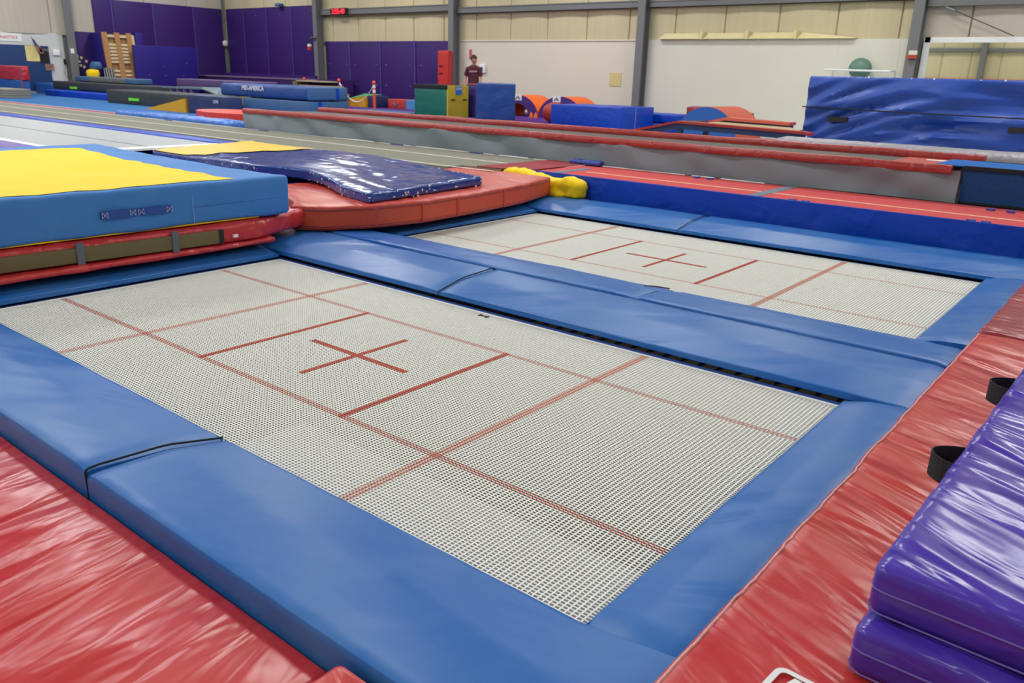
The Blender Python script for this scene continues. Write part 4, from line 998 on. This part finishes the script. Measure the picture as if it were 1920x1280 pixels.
# far posts with chain
Mo = plain('orange_plastic', '#e8502e', .5)
pp = [(-17.08, 15.3, 'orange post with white bands on the purple floor, fully visible'), (-20.85, 17.0, 'orange post with white bands behind the right end of the blue mat stack'), (-22.85, 17.0, 'orange post with white bands in front of the wooden steps')]
for x, y, lb in pp:
    m = thing('barrier_post', lb, 'post', (x, y, .2), 'orange barrier posts')
    obj('pole', tube([(x, y, .21), (x, y, .98)], .045, 12), Mo, m, smooth=True, ang=50)
    obj('cap', ball((x, y, 1.03), .06, 12, 8, (1, 1, 1.1)), Mo, m, smooth=True)
    for z in (.92, .78): obj('band', tube([(x, y, z - .045), (x, y, z + .045)], .048, 12), M_white, m, smooth=True, label='white reflective band')
    obj('foot', tube([(x, y, .2), (x, y, .225)], .12, 14), M_gap, m)
def chain(a, b, sagz, lb):
    n = 14; pts = []
    for k in range(n + 1):
        t = k / n; pts.append((a[0] + (b[0] - a[0]) * t, a[1] + (b[1] - a[1]) * t, a[2] + (b[2] - a[2]) * t - sagz * 4 * t * (1 - t)))
    obj('barrier_chain', tube(pts, .018, 6), M_white, smooth=True, label=lb, cat='chain')
chain((-17.12, 15.3, .93), (-20.8, 17.0, .93), .55, 'white plastic chain sagging between the orange posts')
m = thing('wedge_mat', 'small wedge mat, green on top and yellow on the side', 'wedge mat', (-19.5, 16.7, .2))
obj('body', prism_y([(-19.85, .201), (-18.9, .201), (-18.9, .56), (-19.85, .44)], 16.5, 17.3), plain('amber_vinyl', '#d8a018', .5), m)
obj('top_cover', Geo().add([(-19.85, 16.49, .445), (-18.9, 16.49, .565), (-18.9, 17.32, .62), (-19.85, 17.32, .62)], [(0, 1, 2, 3)]), plain('grass_green_vinyl', '#3d9a54', .5), m, label='green top')
obj('foam_block', rbox(-18.88, -18.45, 16.6, 17.2, .201, .58, .01, 1), M_navy, smooth=True, label='small navy block right of the green and yellow wedge', cat='foam block')
m = thing('balance_beam', 'low white and grey balance beam on the purple floor', 'beam', (-17.9, 17.2, .2))
obj('beam', rbox(-19.1, -17.3, 17.62, 17.77, .34, .42, .02, 1), M_wpaint, m, smooth=True); obj('foot', box(-18.9, -18.8, 17.5, 17.9, .201, .34), M_frame, m); obj('foot', box(-17.6, -17.5, 17.5, 17.9, .201, .34), M_frame, m); obj('lower_bar', box(-18.8, -17.5, 17.66, 17.72, .24, .28), M_frame, m)
m = simple_mat('foam_block', 'low red printed block with a light blue end left of the green block', -18.2, -17.35, 16.9, 17.4, .201, .5, plain('red_print_vinyl', '#b8392e', .5, var=.3, scale=5), 'foam block', seed=22, r=.015)
obj('end_cover', rbox(-17.34, -16.9, 16.9, 17.4, .201, .5, .01, 1), plain('pale_azure', '#4a8cc8', .5), m, label='light blue end')
obj('print', tube([(-17.95, 16.89, .38), (-17.8, 16.88, .3), (-17.7, 16.88, .36)], .02, 5), M_slate, m)
simple_mat('gym_mat', 'thin grey-blue mat on the purple floor in front of the green block', -16.9, -14.3, 14.2, 15.0, .201, .26, M_slate, seed=23, amp=.003)

# big stack behind the track
m = simple_mat('folded_mat', 'upper mat of the tall blue stack behind the tumble track, with white print', -19.6, -15.46, 11.5, 12.86, .585, .915, vinyl('denim_vinyl', '#23488e', rough=.45, scale=5, strength=.35), r=.07, seed=24, amp=.02)
obj('print', wall_text('MID-AMERICA', .17, -17.9, 11.46, .82, bold=.006), plain('faded_white_print', '#c8cce0', .6), m)
obj('end_sleeve', rbox(-15.52, -15.42, 11.52, 12.87, .575, .925, .045, .2), M_slate, m, smooth=True, label='grey-blue end sleeve')
obj('strap', box(-15.42, -15.405, 12.45, 12.53, .59, .9), M_royal, m)
m = simple_mat('folded_mat', 'lower grey-blue mat of the tall blue stack behind the tumble track', -18.5, -15.45, 11.5, 12.9, .201, .55, M_slate, r=.03, seed=25, amp=.008)
obj('strap', box(-15.45, -15.425, 11.85, 11.95, .22, .54), M_royal, m)
m = simple_mat('foam_block', 'navy panel block with a small white print behind the scarlet mat', -17.5, -15.6, 9.2, 9.6, .201, .66, M_navy, 'foam block', seed=26, r=.02)
obj('print', wall_text('GYM', .11, -16.1, 9.165, .53, bold=.003), plain('faded_white_print', '#c8cce0', .6), m)
m = thing('wedge_mat', 'amber yellow triangular wedge mat left of the navy panel block', 'wedge mat', (-18.5, 9.5, .2))
obj('body', prism_y([(-19.7, .201), (-17.54, .201), (-17.54, .56)], 9.15, 10.0), plain('amber_vinyl', '#e0a312', .5), m)
m = simple_mat('gym_mat', 'black thick mat with a green tag in front, nearest the wedge', -23.75, -18.3, 10.05, 11.2, .201, .6, M_blk, seed=27)
obj('tag', box(-22.25, -21.65, 9.99, 10.02, .32, .40), Mg, m, label='bright green tag')
m = simple_mat('gym_mat', 'long dark grey mat with a green tag lying on the blue mat', -30.6, -23.85, 11.3, 12.4, .43, .70, M_blk, seed=28)
obj('tag', box(-29.1, -28.55, 11.24, 11.27, .46, .54), Mg, m, label='bright green tag')
simple_mat('gym_mat', 'rumpled royal blue mat under the long dark grey mat', -29.9, -24.3, 10.7, 12.3, .201, .40, M_royal, seed=29, amp=.02)
m = simple_mat('gym_mat', 'grey mat with blue ends on top of the long dark grey mat', -30.0, -25.4, 11.9, 12.45, .725, .89, plain('mid_grey_vinyl', '#63686e', .6), seed=30)
for a, b in ((-30.02, -28.9), (-26.2, -25.38)): obj('end_sleeve', rbox(a, b, 11.87, 12.47, .72, .895, .03, .5), M_slate, m, smooth=True, label='blue end sleeve')
simple_mat('gym_mat', 'soft blue mat stack at the foot of the navy wall pad', -32.2, -30.8, 11.3, 12.3, .001, .6, vinyl('sea_blue_vinyl', '#2a5ca6', rough=.45, scale=5, strength=.3), seed=31)
m = thing('folded_mat', 'upright folded mat, red above and blue below, at the left edge', 'mat', (-29.6, 9.6, .2))
obj('red_panel', rbox(-31.5, -28.6, 9.5, 9.75, .74, 1.21, .04, .3), M_red, m, smooth=True, label='red upper panel'); obj('blue_panel', rbox(-31.5, -28.7, 9.5, 9.75, .201, .735, .03, .3, ndisp(.02, .8, 2, 5, 3, False)), vinyl('sea_blue_vinyl', '#2a5ca6'), m, smooth=True, label='blue lower panel')
obj('edge_piping', tube([(-28.62, 9.5, 1.18), (-28.66, 9.5, .75), (-28.68, 9.5, .22)], .025, 6), plain('mauve_piping', '#7a4a7c', .6), m)
for k in range(4):
    obj('folding_panel', rbox(-29.4, -27.3, 8.4, 9.2, .205 + k * .072, .27 + k * .072, .01, 1), plain('taupe_vinyl', '#8f8a80', .6), smooth=True,
        label='taupe panel mat at the left edge, %s of the pile' % ['bottom', 'second from the bottom', 'second from the top', 'top'][k], cat='mat', group='taupe panel mats at the left edge')
# vault table / springboards behind the black mat
m = thing('springboard', 'grey-blue springboard with tilted pale deck between the black mat and the tall blue stack', 'springboard', (-21, 11.6, .2))
obj('deck', prism_y([(-23.0, .72), (-20.6, .76), (-19.66, .56), (-19.7, .53), (-20.6, .70), (-23.0, .68)], 11.5, 12.4), plain('dusty_blue_deck', '#5d7288', .6), m)
obj('ramp_face', Geo().add([(-20.75, 11.49, .745), (-20.2, 11.49, .66), (-19.65, 11.45, .56), (-19.75, 11.49, .74)], [(0, 1, 2, 3)]), plain('pale_grey_deck', '#a4b0b4', .6), m)
for x in (-22.6, -22.2, -21.8, -21.4): obj('coil_spring', tube([(x, 11.6, .21), (x, 11.6, .45), (x, 11.6, .68)], .05, 8), M_steel, m)
obj('base', box(-23, -19.7, 11.5, 12.4, .201, .24), M_frame, m)
simple_mat('gym_mat', 'purple mat with a pale top lying behind the springboard', -24.2, -19.7, 12.7, 13.6, .201 + .45, .95, plain('dull_purple_vinyl', '#4e3a6c', .6), seed=33)
simple_mat('foam_block', 'tan block under the purple mat behind the springboard', -21.9, -19.75, 12.75, 13.55, .201, .645, plain('tan_foam', '#c8aa78', .7), 'foam block', seed=34)

# ------------------------------------------------------------------ person
def person(px, py, fz):
    t = thing('person', 'person in a maroon t-shirt standing by the white wall, looking down to the right', 'person', (px, py, fz))
    def skin(name, nodes, edges, mat, sub=2, root=0, parent=t, lab=None):
        me = D.meshes.new(name); me.from_pydata([n[0] for n in nodes], edges, []); me.update(); me.materials.append(mat)
        o = D.objects.new(name, me); COL.objects.link(o); o.parent = parent
        if parent is not t: pass
        md = o.modifiers.new('skin', 'SKIN'); md.use_smooth_shade = True
        for i, n in enumerate(nodes):
            r = n[1]; me.skin_vertices[0].data[i].radius = (r, r) if not isinstance(r, tuple) else r
        for sv in me.skin_vertices[0].data: sv.use_root = False
        me.skin_vertices[0].data[root].use_root = True
        s2 = o.modifiers.new('sub', 'SUBSURF'); s2.levels = sub; s2.render_levels = sub
        if lab: o['label'] = lab
        return o
    # local axes: u = shoulder line. body faces mostly the camera, turned right
    a = math.radians(28); U = Vector((math.cos(a), math.sin(a), 0)); F = Vector((math.sin(a), -math.cos(a), 0))
    def P(u, f, z): return tuple(U * u + F * f + Vector((0, 0, z)))
    sk_ = plain('skin_tone', '#b8806a', .55, var=.04)
    nd = [(P(0, 0, .95), .085), (P(0, 0, 1.15), .08), (P(0, 0, 1.36), .085), (P(0, .01, 1.48), .06), (P(.01, .03, 1.56), .055)]
    ed = [(0, 1), (1, 2), (2, 3), (3, 4)]
    def add(p, r, par): nd.append((p, r)); ed.append((par, len(nd) - 1)); return len(nd) - 1
    for s in (-1, 1):
        sh = add(P(s * .165, 0, 1.385), .05, 2)
        out = .245 if s < 0 else .235
        el = add(P(s * out, -.02, 1.14), .042, sh)
        wr = add(P(s * (out + .03), .08 if s < 0 else .14, .93 if s < 0 else .98), .028, el)
        pm = add(P(s * (out + .02), .12 if s < 0 else .2, .87 if s < 0 else .95), .032, wr)
        for k in range(4):
            q = add(P(s * (out + .005 + .0), .13 + .018 * (k - 1.5) + (.0 if s < 0 else .09), (.82 if s < 0 else .90) + .004 * abs(k - 1.5)), .009, pm)
            add(P(s * (out - .015), .125 + .02 * (k - 1.5) + (.0 if s < 0 else .09), (.785 if s < 0 else .87) + .006 * abs(k - 1.5)), .008, q)
        q = add(P(s * (out - .02), .15 if s < 0 else .24, .85 if s < 0 else .94), .010, pm); add(P(s * (out - .035), .16 if s < 0 else .25, .82 if s < 0 else .92), .008, q)
        hp = add(P(s * .09, 0, .88), .075, 0); kn = add(P(s * .11, .01, .48), .06, hp); an = add(P(s * .12, -.02, .09), .04, kn); add(P(s * .13, .12, .04), .035, an)
    body = skin('body', nd, ed, sk_)
    # head as shaped ball with face
    ht = math.radians(62)     # head turned to the right
    HF = Vector((math.cos(math.radians(-8)), math.sin(math.radians(-8)), -.12)).normalized(); HU = Vector((-HF.y, HF.x, 0)).normalized()
    hc = Vector(P(.02, .04, 1.635)); 
    def hp_(f, u, z): return hc + HF * f + HU * u + Vector((0, 0, z))
    def headmap(p):
        f, u, z = p.x, p.y, p.z
        n = Vector((f, u, z)).normalized()
        ff = f * .106; uu = u * .083; zz = z * .126
        if z < -.1: uu *= 1 - .35 * (-z); ff *= 1 - .12 * (-z)
        if n.x > .75 and -.25 < z < .12 and abs(u) < .25: ff += .034 * (1 - abs(u) / .25) * (1 - abs(z + .07) / .25)
        if n.x > .6 and .08 < z < .3 and .12 < abs(u) < .5: ff -= .006
        if n.x > .6 and -.62 < z < -.45: ff += .004
        return hp_(ff, uu, zz)
    hd_ = ball((0, 0, 0), 1, 32, 24).map(headmap)
    hd_.v = [(x, y, z) for x, y, z in hd_.v]
    def rel(g): g.v = [(x + px, y + py, z + fz) for x, y, z in g.v]; return g
    head = obj('head', rel(hd_), sk_, t, smooth=True)
    for s in (-1, 1):
        obj('eye', rel(ball(tuple(hp_(.096, s * .032, .012)), .009, 8, 6)), M_gap, head, smooth=True)
        obj('ear', rel(ball(tuple(hp_(-.005, s * .085, -.01)), .03, 10, 8, (.6, .5, 1))), sk_, head, smooth=True)
        obj('eyebrow', rel(tube([hp_(.102, s * .018, .034), hp_(.094, s * .048, .036)], .004, 5)), plain('dark_brown_hair', '#2a2018', .8), head)
    obj('mouth', rel(tube([hp_(.096, -.02, -.066), hp_(.1, 0, -.064), hp_(.096, .02, -.066)], .005, 5)), plain('lip_tone', '#8f5048', .6), head)
    def hairmap(p):
        f, u, z = p.x, p.y, p.z
        lim = .28 if f > .3 else (-.35 if f < -.1 else -.0)
        k = 1.1 if z > lim else .62
        q = Vector((f * .109 * k, u * .086 * k, z * .132 * (1.08 if z > 0 else .8)))
        return hp_(q.x - .004, q.y, q.z + .006)
    obj('hair', rel(ball((0, 0, 0), 1, 28, 20).map(hairmap)), plain('dark_brown_hair', '#2a2018', .8), head, smooth=True, label='short dark hair')
    # shirt
    mt = plain('maroon_cotton', '#4c1a28', .85, var=.1)
    nd2 = [(P(0, 0, .93), (.175, .12)), (P(0, 0, 1.1), (.165, .115)), (P(0, 0, 1.3), (.185, .125)), (P(0, 0, 1.42), (.13, .1)), (P(0, .01, 1.47), (.075, .07))]
    ed2 = [(0, 1), (1, 2), (2, 3), (3, 4)]
    for s in (-1, 1):
        nd2.append((P(s * .165, 0, 1.40), .075)); ed2.append((3, len(nd2) - 1))
        nd2.append((P(s * .235, -.01, 1.23), .066)); ed2.append((len(nd2) - 2, len(nd2) - 1))
    # profile shirt torso built by hand for clean width
    vs = []; rings = [(.84, .19, .135), (.98, .178, .13), (1.12, .17, .118), (1.25, .185, .125), (1.36, .205, .125), (1.42, .19, .11), (1.455, .13, .09), (1.48, .075, .07)]
    for z, a_, b_ in rings:
        for k in range(24):
            th = 2 * math.pi * k / 24; q = U * (a_ * math.cos(th)) + F * (b_ * math.sin(th)) + Vector((0, 0, z)); vs.append(tuple(q))
    sg_ = Geo(); sg_.add(vs, [(i * 24 + k, i * 24 + (k + 1) % 24, (i + 1) * 24 + (k + 1) % 24, (i + 1) * 24 + k) for i in range(len(rings) - 1) for k in range(24)])
    for s in (-1, 1):
        out = .245 if s < 0 else .235
        sg_.join(tube([P(s * .09, 0, 1.375), P(s * .18, 0, 1.365), P(s * (out - .03), -.01, 1.24), P(s * (out - .01), -.015, 1.17)], .07, 14, rs=[.072, .08, .073, .073]))
    sh_ = obj('t_shirt', rel(sg_), mt, t, smooth=True, label='maroon t-shirt')
    lt = letters('Arizona', .09, .002, .002, .3).map(lambda p: U * (p.x * .9 + .01) + F * (.128 - .25 * (p.x) ** 2 + p.z) + Vector((0, 0, 1.3 + p.y + p.x * .05)))
    obj('print', rel(lt), plain('pale_pink_print', '#c8a8b4', .7), sh_)
    # trousers and shoes
    vs = []; tg = Geo()
    for s in (-1, 1):
        tg.join(tube([P(s * .06, 0, .90), P(s * .085, 0, .82), P(s * .11, .01, .48), P(s * .12, -.02, .1)], .1, 16, rs=[.105, .11, .09, .07]))
    obj('trousers', rel(tg), plain('pale_trousers', '#d4cfca', .8), t, smooth=True, label='pale trousers')
    for s in (-1, 1):
        obj('shoe', rel(ball(P(s * .13, .07, .045), .14, 14, 8, (.5, .9, .32))), M_gap, t, smooth=True)
person(-14.42, 17.0, .16)
